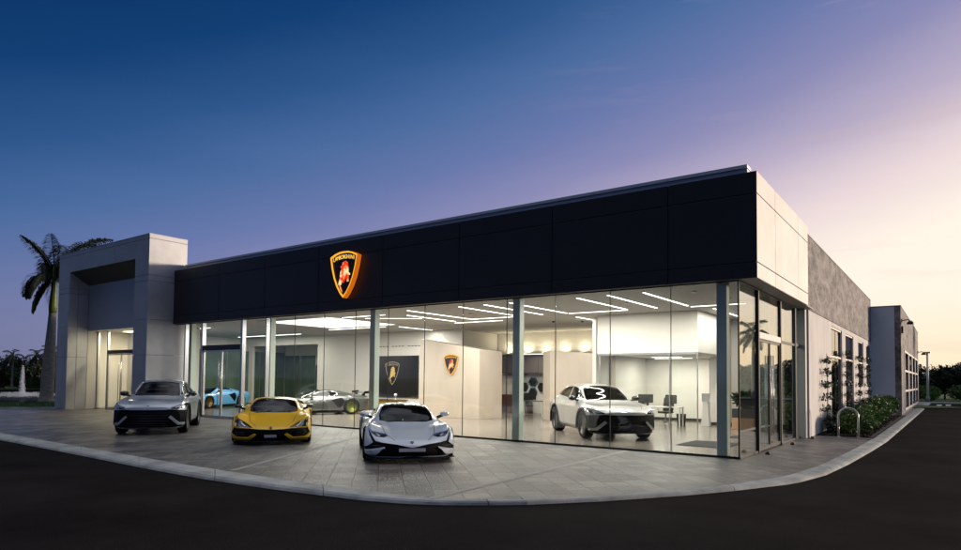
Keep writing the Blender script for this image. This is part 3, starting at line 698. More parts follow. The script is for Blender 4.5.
def carve(bm, regions):
    """regions: (name, poly, proj, filter, depth_vector|'n'|float, ) in priority order; returns {name:(verts,faces)} and opens bm"""
    for r in regions: cut(bm, r[1], r[2], r[3])
    groups = {}
    for f in bm.faces:
        c = f.calc_center_median()
        for k, r in enumerate(regions):
            a, b = AX[r[2]]
            if r[3](c, f.normal) and inpoly((c[a], c[b]), r[1]): groups.setdefault(k, []).append(f); break
    out = []; dele = []
    for k, fs in groups.items():
        name = regions[k][0]; dep = regions[k][4]
        if name == 'keep': continue
        fset = set(fs)
        vm = {}; vs = []; ff = []; edges = []
        nrm = Vector((0, 0, 0))
        for f in fs: nrm += f.normal * f.calc_area()
        nrm.normalize()
        for f in fs:
            loop = []
            for v in f.verts:
                if v not in vm: vm[v] = len(vs); vs.append(v.co - nrm * dep)
                loop.append(vm[v])
            ff.append(tuple(loop))
            for e in f.edges:
                if len(e.link_faces) == 2 and len([g for g in e.link_faces if g in fset]) == 1: edges.append((e, f))
        rim = []
        for e, f in edges: rim.append((e.verts[0].co.copy(), e.verts[1].co.copy(), nrm * (dep + (.004 if dep else 0.01))))
        out.append((name, vs, ff, rim)); dele += fs
    bmesh.ops.delete(bm, geom=dele, context='FACES')
    for name, vs, ff, rim in out:
        for a, b, d in rim:
            try: bm.faces.new([bm.verts.new(a), bm.verts.new(b), bm.verts.new(b - d), bm.verts.new(a - d)])
            except ValueError: pass
    return out
tyrem = pbr('tyre_rubber', (.008, .008, .008), .8, spec=.2)
gloss = pbr('gloss_black', (.008, .008, .009), .12, coat=.5)
cavity = pbr('grille_black', (.0035, .0035, .004), .6, spec=.15)
carb = pbr('cabin_black', (.014, .014, .016), .6)
lampm = pbr('headlamp_glass', (.012, .013, .018), .1, coat=.6)
drlm = pbr('lamp_reflector', (.85, .88, .95), .3, .2)
mirrorg = pbr('mirror_glass', (.3, .3, .32), .03, 1)
platem = pbr('licence_plate', (.55, .55, .56), .5)
rimblack = pbr('rim_black', (.014, .014, .016), .35, .3)
rimsilver = pbr('rim_silver', (.28, .28, .29), .3, .8)
rimgold = pbr('rim_bronze', (.30, .19, .05), .3, .8)
def wheel(root, x, y, r, w, side, rimm, caliper, name='wheel', steer=0, spokes=5, tband=None):
    """wheel with its axle along y; side=+1 shows its face to +y"""
    Mw = Matrix.Translation((x, y, r)) @ Matrix.Rotation(steer, 4, 'Z') @ Matrix.Rotation(-math.pi / 2 * side, 4, 'X')
    h = w / 2
    ty = MB().lathe([(r * .70, -h), (r * .90, -h * 1.02), (r * .975, -h * .9), (r, -h * .6), (r, h * .6), (r * .975, h * .9), (r * .90, h * 1.02), (r * .72, h * .98), (r * .70, h * .9)], Mw, 36, tyrem)
    t = ty.build(name, tyrem, root)
    rm = MB(); rm.lathe([(r * .71, h * .93), (r * .70, h * .98), (r * .665, h * .9), (r * .64, h * .2), (r * .62, -h * .8), (r * .05, -h * .8)], Mw, 36, rimm)
    rm.lathe([(.0, h * .62), (.06, h * .62), (.07, h * .45), (.07, h * -.1)], Mw, 14, rimm)
    for k in range(spokes):
        a = 2 * math.pi * k / spokes
        Ms = Mw @ Matrix.Rotation(a, 4, 'Z')
        for s_ in (-1, 1):
            rm.prism([(.05, s_ * .012 - .016, h * .5), (.05, s_ * .012 + .016, h * .5), (r * .69, s_ * .075 + .017, h * .80), (r * .69, s_ * .075 - .017, h * .80)], (0, 0, -.03), rimm, Ms)
    rm.build('rim', rimm, t)
    if caliper:
        cb = MB(); cb.lathe([(r * .5, -h * .15), (r * .5, -h * .05), (.05, -h * .05)], Mw, 24, pbr('brake_disc', (.2, .2, .2), .35, .9)); cb.build('brake_disc', None, t)
        cc = MB(); cc.prism([(r * .36, -.09, -h * .2), (r * .60, -.11, -h * .2), (r * .60, .11, -h * .2), (r * .36, .09, -h * .2)], (0, 0, h * .45), caliper, Mw @ Matrix.Rotation(R(200), 4, 'Z')); cc.build('brake_caliper', caliper, t)
    return t
def circ(cx, cz, r, n=36, zmin=-1): return [(cx + r * math.cos(2 * math.pi * k / n), cz + r * math.sin(2 * math.pi * k / n)) for k in range(n)]
def finish(bm, name, mat, root, sharp=24):
    me = bpy.data.meshes.new(name)
    bm.normal_update()
    for f in bm.faces: f.smooth = True
    for e in bm.edges:
        if len(e.link_faces) == 2 and e.calc_face_angle(0) > R(sharp): e.smooth = False
    bm.to_mesh(me); me.materials.append(mat); o = bpy.data.objects.new(name, me); col.objects.link(o); o.parent = root; return o
def part_from(name, vs, ff, mat, root, smooth=True):
    me = bpy.data.meshes.new(name); me.from_pydata([tuple(v) for v in vs], [], ff); me.materials.append(mat)
    me.polygons.foreach_set('use_smooth', [smooth] * len(ff)); me.update(); o = bpy.data.objects.new(name, me); col.objects.link(o); o.parent = root; return o
def seat(root, x, y, z, mat, stripe=None, h=.62):
    mb = MB(); mb.prism([(x - .05, y - .22, z), (x + .42, y - .22, z + .05), (x + .42, y - .22, z + .16), (x + .02, y - .22, z + .14)], (0, .44, 0), mat)
    mb.prism([(x - .03, y - .20, z + .10), (x + .1, y - .20, z + .12), (x - .08, y - .15, z + h), (x - .18, y - .15, z + h)], (0, .40, 0), mat)
    mb.prism([(x - .07, y - .10, z + h - .02), (x - .04, y - .10, z + h - .02), (x - .07, y - .1, z + h + .12), (x - .16, y - .1, z + h + .12)], (0, .2, 0), mat)
    if stripe: mb.prism([(x + .085, y - .14, z + .2), (x + .1, y - .14, z + .2), (x - .055, y - .11, z + h - .03), (x - .07, y - .11, z + h - .03)], (0, .07, 0), stripe); mb.prism([(x + .085, y + .07, z + .2), (x + .1, y + .07, z + .2), (x - .055, y + .05, z + h - .03), (x - .07, y + .05, z + h - .03)], (0, .07, 0), stripe)
    mb.build('seat', mat, root)
def steering(root, x, y, z):
    Ms = Matrix.Translation((x, y, z)) @ Matrix.Rotation(R(68), 4, 'Y'); vs = []
    pth = [(.17 * math.cos(2 * math.pi * k / 20), .17 * math.sin(2 * math.pi * k / 20), 0) for k in range(21)]
    mb = MB().tube(pth, .016, carb, 6, False, M=Ms); mb.box(-.16, .16, -.02, .02, -.01, .01, carb, Ms).box(-.02, .02, -.16, .0, -.01, .01, carb, Ms); mb.build('steering_wheel', carb, root)
SUPER = [
 (2.27, [(0, .17), (.66, .17), (.78, .19), (.84, .27), (.82, .36), (.72, .405), (.52, .41), (.35, .405), (.18, .40), (0, .40)]),
 (2.14, [(0, .12), (.78, .12), (.89, .17), (.925, .33), (.885, .475), (.76, .515), (.55, .485), (.38, .465), (.2, .46), (0, .46)]),
 (1.85, [(0, .11), (.84, .11), (.93, .18), (.955, .42), (.925, .575), (.80, .635), (.58, .575), (.4, .55), (.2, .545), (0, .545)]),
 (1.3, [(0, .11), (.85, .11), (.94, .19), (.965, .48), (.95, .675), (.83, .765), (.63, .72), (.42, .68), (.2, .678), (0, .678)]),
 (.98, [(0, .11), (.84, .11), (.93, .2), (.955, .46), (.93, .68), (.81, .765), (.66, .755), (.45, .76), (.22, .775), (0, .78)]),
 (.6, [(0, .11), (.83, .11), (.92, .18), (.94, .45), (.915, .69), (.82, .78), (.72, .825), (.60, .92), (.3, .955), (0, .96)]),
 (.1, [(0, .11), (.83, .11), (.92, .18), (.935, .45), (.91, .70), (.82, .80), (.74, .86), (.55, 1.08), (.3, 1.125), (0, 1.13)]),
 (-.3, [(0, .11), (.84, .11), (.92, .18), (.935, .45), (.92, .72), (.84, .82), (.73, .88), (.53, 1.115), (.3, 1.16), (0, 1.165)]),
 (-.8, [(0, .11), (.85, .11), (.93, .2), (.965, .46), (.95, .74), (.87, .86), (.70, .91), (.50, 1.08), (.28, 1.125), (0, 1.13)]),
 (-1.3, [(0, .12), (.85, .12), (.94, .22), (.975, .5), (.96, .77), (.86, .89), (.66, .925), (.47, 1.0), (.25, 1.04), (0, 1.05)]),
 (-1.9, [(0, .14), (.83, .14), (.93, .25), (.96, .55), (.94, .77), (.84, .875), (.62, .90), (.44, .92), (.22, .94), (0, .945)]),
 (-2.27, [(0, .22), (.74, .22), (.85, .3), (.90, .55), (.88, .75), (.8, .845), (.6, .865), (.4, .875), (.2, .88), (0, .88)])]
SUVS = [
 (2.53, [(0, .26), (.70, .26), (.80, .3), (.86, .45), (.85, .62), (.78, .75), (.57, .80), (.38, .82), (.2, .825), (0, .825)]),
 (2.36, [(0, .2), (.82, .2), (.92, .27), (.96, .5), (.945, .75), (.85, .885), (.6, .90), (.4, .905), (.2, .91), (0, .915)]),
 (2.0, [(0, .2), (.86, .2), (.96, .3), (.99, .6), (.975, .84), (.88, .98), (.64, .975), (.42, .975), (.2, .99), (0, .995)]),
 (1.5, [(0, .22), (.88, .22), (.98, .33), (1.0, .65), (.99, .89), (.87, 1.03), (.68, 1.02), (.44, 1.02), (.2, 1.035), (0, 1.035)]),
 (1.05, [(0, .22), (.87, .22), (.96, .32), (.98, .65), (.97, .91), (.87, 1.06), (.76, 1.085), (.5, 1.095), (.25, 1.115), (0, 1.12)]),
 (.6, [(0, .22), (.86, .22), (.95, .32), (.965, .65), (.955, .91), (.88, 1.07), (.79, 1.12), (.66, 1.27), (.35, 1.32), (0, 1.33)]),
 (.1, [(0, .22), (.86, .22), (.95, .32), (.96, .65), (.955, .92), (.88, 1.08), (.80, 1.14), (.62, 1.50), (.32, 1.56), (0, 1.57)]),
 (-.5, [(0, .22), (.86, .22), (.95, .32), (.965, .65), (.96, .93), (.88, 1.09), (.80, 1.15), (.60, 1.56), (.3, 1.625), (0, 1.635)]),
 (-1.2, [(0, .22), (.88, .22), (.97, .33), (.995, .68), (.98, .95), (.89, 1.11), (.78, 1.18), (.585, 1.54), (.3, 1.61), (0, 1.62)]),
 (-1.8, [(0, .24), (.88, .24), (.97, .35), (1.0, .7), (.985, .97), (.88, 1.12), (.76, 1.20), (.565, 1.45), (.28, 1.52), (0, 1.53)]),
 (-2.25, [(0, .28), (.84, .28), (.93, .38), (.97, .7), (.94, .95), (.84, 1.07), (.70, 1.15), (.54, 1.28), (.26, 1.33), (0, 1.34)]),
 (-2.54, [(0, .38), (.74, .38), (.84, .45), (.9, .7), (.87, .89), (.78, .99), (.58, 1.02), (.4, 1.03), (.2, 1.04), (0, 1.04)])]
side_f = lambda lo: (lambda c, n: abs(n.y) > .25 and c.z > lo)
def one(side, f): return lambda c, n: c.y * side > 0 and f(c, n)
def make_car(kind, style, paint, loc, head, label, group=None, rimm=rimblack, caliper=None, seatm=None, stripe=None, plate=False, wing_=False, open_top=False, wscale=1.0, name='sports_car', cat='sports car', steer=0, dglass=None, lod=1, roofm=None):
    root = empty(name, (loc[0], loc[1], loc[2] if len(loc) > 2 else 0), 0, label, cat, group)
    suv = kind == 'suv'
    bm = shell(SUVS if suv else SUPER, .34 if not suv else .30, .14, nx=int(150 * lod), per=5 if lod >= 1 else 3, wscale=wscale)
    W = wscale
    front = (lambda c, n: c.x > 1.2 and (n.x > .06 or c.x > 2.0 and n.z < .9)) if suv else (lambda c, n: c.x > 1.15 and (n.x > .04 or c.x > 1.8 and n.z < .9))
    xf, xr, rw, rf = (1.52, -1.48, .41, .405) if suv else (1.30, -1.33, .355, .345)
    reg = []
    arch = lambda s: (lambda c, n: c.y * s > .50 and c.z < .86 and (c.z < .35 or (abs(n.y) > .62 and c.y * s > .8)))
    for s in (1, -1):
        reg.append(('arch', [p for p in circ(xf, rf, rf + .045)], 'xz', arch(s), 0)); reg.append(('arch', [p for p in circ(xr, rw, rw + .045)], 'xz', arch(s), 0))
    S = lambda poly: [(y * W, z) for y, z in poly]
    if style == 'tecnica':
        blade = [(.985, .235), (.55, .325), (.60, .30), (.73, .165), (.99, .175)]
        light = [(.885, .72), (.80, .645), (.50, .575), (.46, .545), (.56, .52), (.72, .535), (.80, .60)]
        black = [(.875, .70), (.80, .56), (.735, .455), (.60, .43), (.32, .40), (0, .335), (0, .115), (1.02, .115), (1.02, .29), (.88, .36), (.79, .425), (.85, .54)]
        frontreg = [('keep', blade), ('headlight', light), ('grille', black)]
        drl = [[(.845, .675), (.70, .60), (.60, .575), (.69, .57), (.78, .61)], [(.70, .60), (.62, .545), (.66, .54), (.73, .59)]]
    elif style == 'revuelto':
        strip = [(1.0, .25), (1.0, .13), (.49, .125), (.33, .27), (.385, .295), (.53, .195), (.80, .20), (.915, .275)]
        light = [(.885, .705), (.64, .58), (.41, .445), (.55, .44), (.70, .45), (.86, .46), (.885, .56)]
        black = [(.875, .45), (.70, .44), (.50, .43), (.40, .42), (.30, .41), (0, .40), (0, .115), (.49, .115), (.88, .115), (.95, .28), (.90, .38)]
        frontreg = [('keep', strip), ('headlight', light), ('grille', black)]
        drl = [[(.87, .67), (.86, .63), (.68, .545), (.70, .58)], [(.70, .555), (.72, .545), (.62, .475), (.60, .485)], [(.84, .55), (.87, .56), (.86, .48), (.83, .48)]]
    else:
        blade = [(.60, .56), (.55, .52), (.79, .29), (1.04, .275), (1.04, .335), (.82, .35)]
        light = [(.99, .945), (.84, .885), (.60, .80), (.62, .765), (.80, .755), (.97, .80)]
        black = [(1.02, .71), (.85, .73), (.64, .755), (.45, .74), (0, .74), (0, .205), (.60, .205), (1.05, .22), (1.05, .55)]
        frontreg = [('keep', blade), ('headlight', light), ('grille', black)]
        drl = [[(.95, .91), (.80, .85), (.70, .815), (.70, .80), (.84, .82), (.95, .865)], [(.84, .835), (.80, .77), (.83, .77), (.88, .84)]]
    for nm, pl in frontreg:
        if pl[0][0] * pl[-1][0] != 0 and any(p[0] == 0 for p in pl):
            k0 = [i for i, p in enumerate(pl) if p[0] == 0]      # closed at the centre line: one region over the full width
            lead = pl[:k0[0] + 1]; trail = pl[k0[-1]:]
            half = trail + lead; P_ = S(half); full = P_ + [(-y, z) for y, z in P_[::-1][1:-1]]
            reg.append((nm, full, 'yz', front, .06)); continue
        for s in (1, -1):
            p_ = S(pl) if s == 1 else mir(S(pl)); reg.append((nm, p_, 'yz', one(s, front), .035 if nm == 'headlight' else .06))
    gz = 1.0 if suv else .78
    top = lambda c, n: n.z > .12 and c.z > (1.05 if suv else .74)
    if suv: ws = [(1.02, -.05), (.99, .45), (.90, .66), (.62, .63), (.16, .53), (.10, .05), (.10, -.05)]; ws = [(1.02, 0), (1.0, .45), (.92, .655), (.62, .62), (.17, .535), (.11, 0)]
    else: ws = [(1.0, 0), (.96, .42), (.84, .60), (.60, .60), (.14, .50), (.04, .46), (.0, 0)]
    ws = ws + [(x, -y) for x, y in ws[::-1][1:-1]]
    reg.append(('windshield', [(x, y * W) for x, y in ws], 'xy', top, .006))
    if suv:
        sw = [[(.80, 1.16), (.20, 1.475), (-.42, 1.535), (-.42, 1.165)], [(-.50, 1.165), (-.50, 1.535), (-1.15, 1.51), (-1.95, 1.33), (-1.85, 1.24)]]
        rwp = [(-1.45, 0), (-1.50, .42), (-2.15, .44), (-2.2, 0)]
    else:
        sw = [[(.56, .865), (.08, 1.055), (-.30, 1.09), (-.62, 1.045), (-.90, .965), (-.60, .885), (0, .87)]]
        rwp = [(-.75, 0), (-.80, .34), (-1.55, .30), (-1.7, 0)]
    for s in (1, -1):
        for q in sw: reg.append(('side_window', q, 'xz', one(s, lambda c, n: abs(n.y) > .22 and c.z > (1.1 if suv else .84)), .006))
    rwp = rwp + [(x, -y) for x, y in rwp[::-1][1:-1]]
    reg.append(('rear_window', rwp, 'xy', lambda c, n: n.z > .1 and c.x < -.6 and c.z > .8, .006))
    seam_n = [0]
    def seam(pl, ax, flt, w_=.007):
        seam_n[0] += 1; sid_ = 'seam%d' % seam_n[0]
        for a_, b_ in zip(pl[:-1], pl[1:]):
            dx, dy = b_[0] - a_[0], b_[1] - a_[1]; L_ = math.hypot(dx, dy); nx_, ny_ = -dy / L_ * w_, dx / L_ * w_
            reg.append((sid_, [(a_[0] - nx_, a_[1] - ny_), (b_[0] - nx_, b_[1] - ny_), (b_[0] + nx_, b_[1] + ny_), (a_[0] + nx_, a_[1] + ny_)], ax, flt, .006))
    if lod >= 1:
        hood = (lambda c, n: n.z > .35 and c.x > .9 and c.z > .4)
        hl = [(2.28, .50), (1.7, .70), (1.12, .76)] if suv else [(2.12, .34), (1.75, .52), (1.02, .60)]
        doors = [[(.95, 1.08), (.92, .45), (.80, .34), (-.38, .34), (-.46, .50), (-.46, 1.14)], [(-.46, .50), (-.52, .34), (-1.05, .36), (-1.3, .8), (-1.25, 1.14)]] if suv else [[(.72, .78), (.66, .34), (-.25, .30), (-.30, .70), (-.20, .84)]]
        for s in (1, -1):
            seam([(x, y * s * W) for x, y in hl], 'xy', one(s, hood))
            for dl in doors: seam(dl, 'xz', one(s, lambda c, n: abs(n.y) > .4 and c.z > .25))
    if not suv:
        for s in (1, -1): reg.append(('side_intake', [(-.35, .70), (-.85, .80), (-1.0, .62), (-.88, .40), (-.70, .30)] if style != 'revuelto' else [(-.3, .72), (-.85, .84), (-.95, .55), (-.8, .30)], 'xz', one(s, lambda c, n: abs(n.y) > .5 and c.x > -1.05), .05))
    for s in (1, -1): reg.append(('skirt', [(-1.0, .0), (-1.0, .215), (.95, .20), (.95, .0)], 'xz', one(s, lambda c, n: abs(n.y) > .2 and c.z < .3), .004))
    if open_top: reg = [r for r in reg if r[0] not in ('side_window',)]
    if open_top:
        rf_ = [(.12, 0), (.12, .62), (-.85, .62), (-.85, 0)]; rf_ += [(x, -y) for x, y in rf_[::-1][1:-1]]
        reg.insert(0, ('delete', rf_, 'xy', lambda c, n: c.z > .84, 0))
    outs = carve(bm, reg)
    gm = dglass or darkglass
    mats = {'grille': cavity, 'headlight': lampm, 'windshield': gm, 'side_window': gm, 'rear_window': gm, 'side_intake': cavity, 'skirt': cavity}
    parts = {}
    body = finish(bm, 'body', paint, root)
    for name_, vs_, ff_, rim in outs:
        if name_ in ('arch', 'delete'): continue
        if name_ == 'grille' or name_ == 'skirt' or name_.startswith('seam'):
            parts.setdefault(name_, []).append((vs_, ff_)); continue
        part_from(name_, vs_, ff_, mats[name_], root)
    for nm in parts:
        V_ = []; Fv = []
        for vs_, ff_ in parts[nm]: k = len(V_); V_ += vs_; Fv += [tuple(i + k for i in f) for f in ff_]
        part_from({'grille': 'bumper_grille', 'skirt': 'side_skirt'}.get(nm, 'shut_line'), V_, Fv, cavity, root)
    # arch liners and dark underfloor
    for s in (1, -1):
        for cx, cz in ((xf, rf), (xr, rw)):
            mb = MB(); r_ = cz + .05; n = 18
            a = [(cx + r_ * math.cos(math.pi * k / n * 1.2 - .3), min(cz + r_ * math.sin(math.pi * k / n * 1.2 - .3), .90 if suv else .635)) for k in range(n + 1)]
            vs_ = [(x, s * (.50 if suv else .64) * W, z) for x, z in a] + [(x, s * (.925 if not suv else .955) * W, z) for x, z in a]
            mb.add(vs_, [(i, i + 1, n + 2 + i, n + 1 + i) for i in range(n)] + [tuple(range(n + 1))])
            mb.build('wheel_well', carb, root)
    # lamp details
    def fx_at(y, z):
        """x of the front skin at a point, by ray against the body before carving (approximated from the parts)"""
        return None
    dm = MB()
    from mathutils.bvhtree import BVHTree
    Va = []; Fa = []
    for name_, vs_, ff_, rim in outs:
        if name_ in ('headlight', 'grille'): k = len(Va); Va += [tuple(v) for v in vs_]; Fa += [tuple(i + k for i in f) for f in ff_]
    bt = BVHTree.FromPolygons(Va, Fa)
    bb = BVHTree.FromObject(body, bpy.context.evaluated_depsgraph_get()) if False else None
    def onfront(y, z, off):
        h = bt.ray_cast(Vector((5, y, z)), Vector((-1, 0, 0)))
        return (h[0].x + off) if h[0] is not None else None
    def decal(mbx, pl, off, s, th=.006):
        if True:
            q = [(y * W * s, z) for y, z in pl]; cx = sum(p[0] for p in q) / len(q); cz = sum(p[1] for p in q) / len(q); pts = []
            for y, z in q:
                x = onfront(y, z, off) or onfront(y * .97 + cx * .03, z * .97 + cz * .03, off) or onfront(cx, cz, off)
                if x is None: return
                pts.append((x, y, z))
            xc = onfront(cx, cz, off + .004) or pts[0][0]
            n = len(pts); mbx.add(pts + [(xc, cx, cz)] + [(p[0] - th, p[1], p[2]) for p in pts], [(i, (i + 1) % n, n) if s == 1 else ((i + 1) % n, i, n) for i in range(n)] + [(i, (i + 1) % n, n + 1 + (i + 1) % n, n + 1 + i) for i in range(n)])
    for s in (1, -1):
        dm = MB()
        for pl in drl: decal(dm, pl, .012, s)
        if dm.v: dm.build('lamp_reflector', drlm, root)
    gl_ = MB()
    if suv:
        for z in (.27, .34, .41, .49, .57, .65): 
            pts = [(onfront(y, z, .004), y, z) for y in np.linspace(-.55, .55, 9)]
            pts = [p for p in pts if p[0]]
            if len(pts) > 2: gl_.tube(pts, .012, gloss, 5)
        for s in (1, -1):
            pts = [(onfront(y * s, z, .012), y * s, z) for y, z in ((.60, .60), (.64, .5), (.60, .40), (.62, .30))]
            if all(p[0] for p in pts): gl_.tube(pts, .02, gloss, 5)
        pts = [(onfront(y, .235, .03), y, .225) for y in np.linspace(-.85 * W, .85 * W, 11)]; pts = [(2.36 - .28 * abs(y / .95) ** 2.3, y, .22) for y in np.linspace(-.9 * W, .9 * W, 11)]
        gl_.tube(pts, .022, gloss, 6)
    else:
        pts = [(2.27 - .34 * (abs(y) / .95) ** 2.3, y, .115) for y in np.linspace(-.93, .93, 15)]
        for i in range(len(pts) - 1):
            a, b = pts[i], pts[i + 1]; gl_.add([(a[0] - .2, a[1], .10), (a[0] + .03, a[1], .10), (b[0] + .03, b[1], .10), (b[0] - .2, b[1], .10), (a[0] - .2, a[1], .125), (a[0] + .03, a[1], .118), (b[0] + .03, b[1], .118), (b[0] - .2, b[1], .125)], [(0, 3, 2, 1), (4, 5, 6, 7), (1, 2, 6, 5), (0, 1, 5, 4), (2, 3, 7, 6), (3, 0, 4, 7)], gloss)
        for s in (1, -1):
            for z in (.22, .27, .32) if style == 'revuelto' else (.36,):
                pts = [(onfront(y * s, z, .01), y * s, z) for y in (.86, .78, .70, .62)]
                pts = [p for p in pts if p[0]]
                if len(pts) > 2: gl_.tube(pts, .008, gloss, 5)
    if gl_.v: gl_.build('splitter', gloss, root)
    zh = (.82 if suv else .445); xe = 2.49 if suv else 2.235
    if style == 'tecnica': zh = .425
    em = MB(); sh = [(0, -.045), (.024, -.02), (.036, .018), (.034, .036), (0, .046), (-.034, .036), (-.036, .018), (-.024, -.02)]
    tl = R(-62 if not suv else -30)
    Me = Matrix.Translation((xe - (.0 if suv else .02), 0, zh)) @ Matrix.Rotation(tl, 4, 'Y')
    em.prism([(-.03, y, z) for y, z in sh], (.045, 0, 0), gloss, Me); em.build('emblem', pbr('emblem_dark', (.03, .02, .008), .3, .5), root)
    if plate:
        pz, pw = plate; xpl = onfront(0, pz, .012) or 2.3
        MB().box(xpl, xpl + .012, -pw, pw, pz - .035, pz + .035).build('licence_plate', platem, root, bevel=.004)
    # mirrors
    for s in (1, -1):
        mb = MB()
        if suv: bx, by, bz, w_, h_ = .62, .86 * W, 1.12, .13, .085
        else: bx, by, bz, w_, h_ = .52, .80 * W, .875, .115, .06
        c0 = Vector((bx, s * (by + (.125 if not suv else .13)), bz + .055)); n = 12
        prof = [(-.07, .75), (-.05, .98), (.0, 1.0), (.06, .82), (.10, .45), (.12, .08)]
        vs_ = [(c0.x + dx, c0.y + s * k_ * w_ * math.cos(2 * math.pi * k / n), c0.z + k_ * h_ * (math.sin(2 * math.pi * k / n))) for dx, k_ in prof for k in range(n)]
        fs_ = [(i * n + k, i * n + (k + 1) % n, (i + 1) * n + (k + 1) % n, (i + 1) * n + k) for i in range(len(prof) - 1) for k in range(n)] + [tuple(range(n)), tuple(5 * n + k for k in range(n))]
        mb.add(vs_, fs_, None, True)
        mo = mb.build('side_mirror', gloss if (suv or style == 'revuelto') else paint, root, fixn=True)
        MB().tube([(bx + .02, s * (by - .06), bz - .03), (bx + .01, s * (by + .10), bz + .03)], [.04, .026], None, 6).build('mirror_arm', gloss, mo)
    # cabin
    mb = MB()
    if suv: mb.box(-2.1, .9, -.78 * W, .78 * W, .40, .46, carb).box(.55, .95, -.74 * W, .74 * W, .46, 1.08, carb); fl_ = .5
    else: mb.box(-.9, .9, -.74, .74, .18, .24, carb).box(.45, .85, -.66, .66, .24, .74, carb).box(-.92, -.80, -.66, .66, .24, .98, carb).box(-.5, .5, -.12, .12, .24, .5, carb); fl_ = .22
    mb.build('cabin_floor', carb, root)
    sm_ = seatm or carb
    for y in (.36, -.36): seat(root, -.28 if not suv else -.2, y * W, fl_ if not suv else .62, sm_, stripe, .60 if not suv else .62)
    if suv:
        for y in (.36, -.36): seat(root, -1.15, y * W, .62, sm_, None, .6)
    steering(root, .22 if not suv else .38, .36 * W, .70 if not suv else 1.08)
    # wheels
    for s in (1, -1):
        wy = (.845 if suv else .83) * W; wheel(root, xf, s * wy, rf, .27, s, rimm, caliper, steer=steer, spokes=5 if not suv else 6); wheel(root, xr, s * (wy - .005), rw, .31, s, rimm, caliper, spokes=5 if not suv else 6)
    if suv:
        for s in (1, -1):
            for cx, cz in ((xf, rf), (xr, rw)):
                mb = MB()
                a0 = [(-.25 + (math.pi + .5) * k / 22) for k in range(23)]; r1 = cz + .042; r2 = cz + .105
                y_ = s * (1.003) * W
                for i in range(22):
                    p = [(cx + r1 * math.cos(a0[i]), cz + r1 * math.sin(a0[i])), (cx + r2 * math.cos(a0[i]), cz + r2 * math.sin(a0[i])), (cx + r2 * math.cos(a0[i + 1]), cz + r2 * math.sin(a0[i + 1])), (cx + r1 * math.cos(a0[i + 1]), cz + r1 * math.sin(a0[i + 1]))]
                    swp = lambda x: s * .0
                    def yy_(x):
                        k = max(0, x - 1.75) ; return y_ * (1 - .10 * k)
                    mb.add([(x, yy_(x) - s * .05, z) for x, z in p] + [(x, yy_(x) + s * .008, z) for x, z in p], [(0, 1, 2, 3), (7, 6, 5, 4), (0, 4, 5, 1), (1, 5, 6, 2), (2, 6, 7, 3), (3, 7, 4, 0)])
                mb.build('wheel_arch_trim', cavity, root, fixn=True)
    # wipers, panel gaps
    mb = MB(); zc_ = 1.13 if suv else .79
    for y0_, y1_ in ((.05, .45), (-.45, -.05)): mb.tube([(.98, y0_ * W, zc_ - .01), (.90, y1_ * W, zc_ + .02)], .008, gloss, 5)
    mb.build('wiper', gloss, root)
    if wing_:
        mb = MB(); mb.prism([(-2.28, -.82, 1.04), (-2.0, -.82, 1.0), (-2.0, -.82, 1.02), (-2.28, -.82, 1.07)], (0, 1.64, 0))
        for s in (1, -1): mb.prism([(-2.15, s * .5, .86), (-1.95, s * .5, .88), (-2.1, s * .5, 1.03), (-2.2, s * .5, 1.03)], (0, .02, 0)); mb.prism([(-2.34, s * .82, .98), (-1.98, s * .82, .98), (-1.98, s * .82, 1.08), (-2.34, s * .82, 1.12)], (0, .015, 0))
        mb.build('rear_wing', gloss, root, fixn=True)
    root.rotation_euler = (0, 0, head)
    return root
def paintm(name, c, flake=0.0, rough=.28): return pbr(name, c, rough, flake, coat=1.0, coatr=.03)
def fwd(cx, cy, h, d): return (cx - d * math.cos(h), cy - d * math.sin(h))
h1, h2, h3, h4 = R(-36), R(-39), R(-42), R(-45)
white = paintm('pearl_white_paint', (.72, .77, .84)); yellow = pbr('yellow_paint', (1.0, .56, .0), .35, coat=.45, coatr=.05, spec=.3); silv = paintm('silver_grey_paint', (.50, .54, .60), .15); sil2 = paintm('silver_paint', (.36, .36, .355), .12)
bluep = paintm('light_blue_paint', (.17, .52, .95)); greyp = paintm('grey_green_paint', (.05, .056, .05), .35)
x, y = fwd(-19.17, 9.63, h1, 2.3); suv1 = make_car('suv', 'urus', silv, (x, y), h1, 'silver grey suv parked outside in front of the silver portal', 'cars parked on the forecourt', wscale=1.0, name='suv', cat='suv')
x, y = fwd(-14.24, 10.32, h2, 2.0); car2 = make_car('super', 'revuelto', yellow, (x, y), h2, 'bright yellow supercar parked facing the road between the two pale cars', 'cars parked on the forecourt', seatm=pbr('seat_navy', (.02, .025, .06), .6), stripe=pbr('seat_yellow', (.9, .6, .02), .5), plate=(.235, .15), wscale=1.045, dglass=glass('tinted_glass_light', (.5, .53, .56), 1.5))
x, y = fwd(-9.09, 10.02, h3, 2.0); car3 = make_car('super', 'tecnica', white, (x, y), h3, 'white supercar parked outside in front of the glass, nearest the camera', 'cars parked on the forecourt', plate=(.285, .27), seatm=pbr('seat_blue', (.03, .04, .09), .6), steer=0)
x, y = fwd(-8.20, 18.12, h4, 1.52); car4 = make_car('suv', 'urus', sil2, (x, y, .012), h4, 'silver suv shown inside the lit showroom behind the glass', 'cars shown inside', wscale=1.06, name='suv', cat='suv', caliper=pbr('caliper_red', (.6, .08, .02), .4))
car5 = make_car('super', 'tecnica', greyp, (-24.3, 20.19, .012), R(-112), 'dark grey green coupe with rear wing inside, behind the yellow supercar', 'cars shown inside', wing_=True, rimm=pbr('rim_lime', (.13, .15, .02), .4, .5), lod=.7)
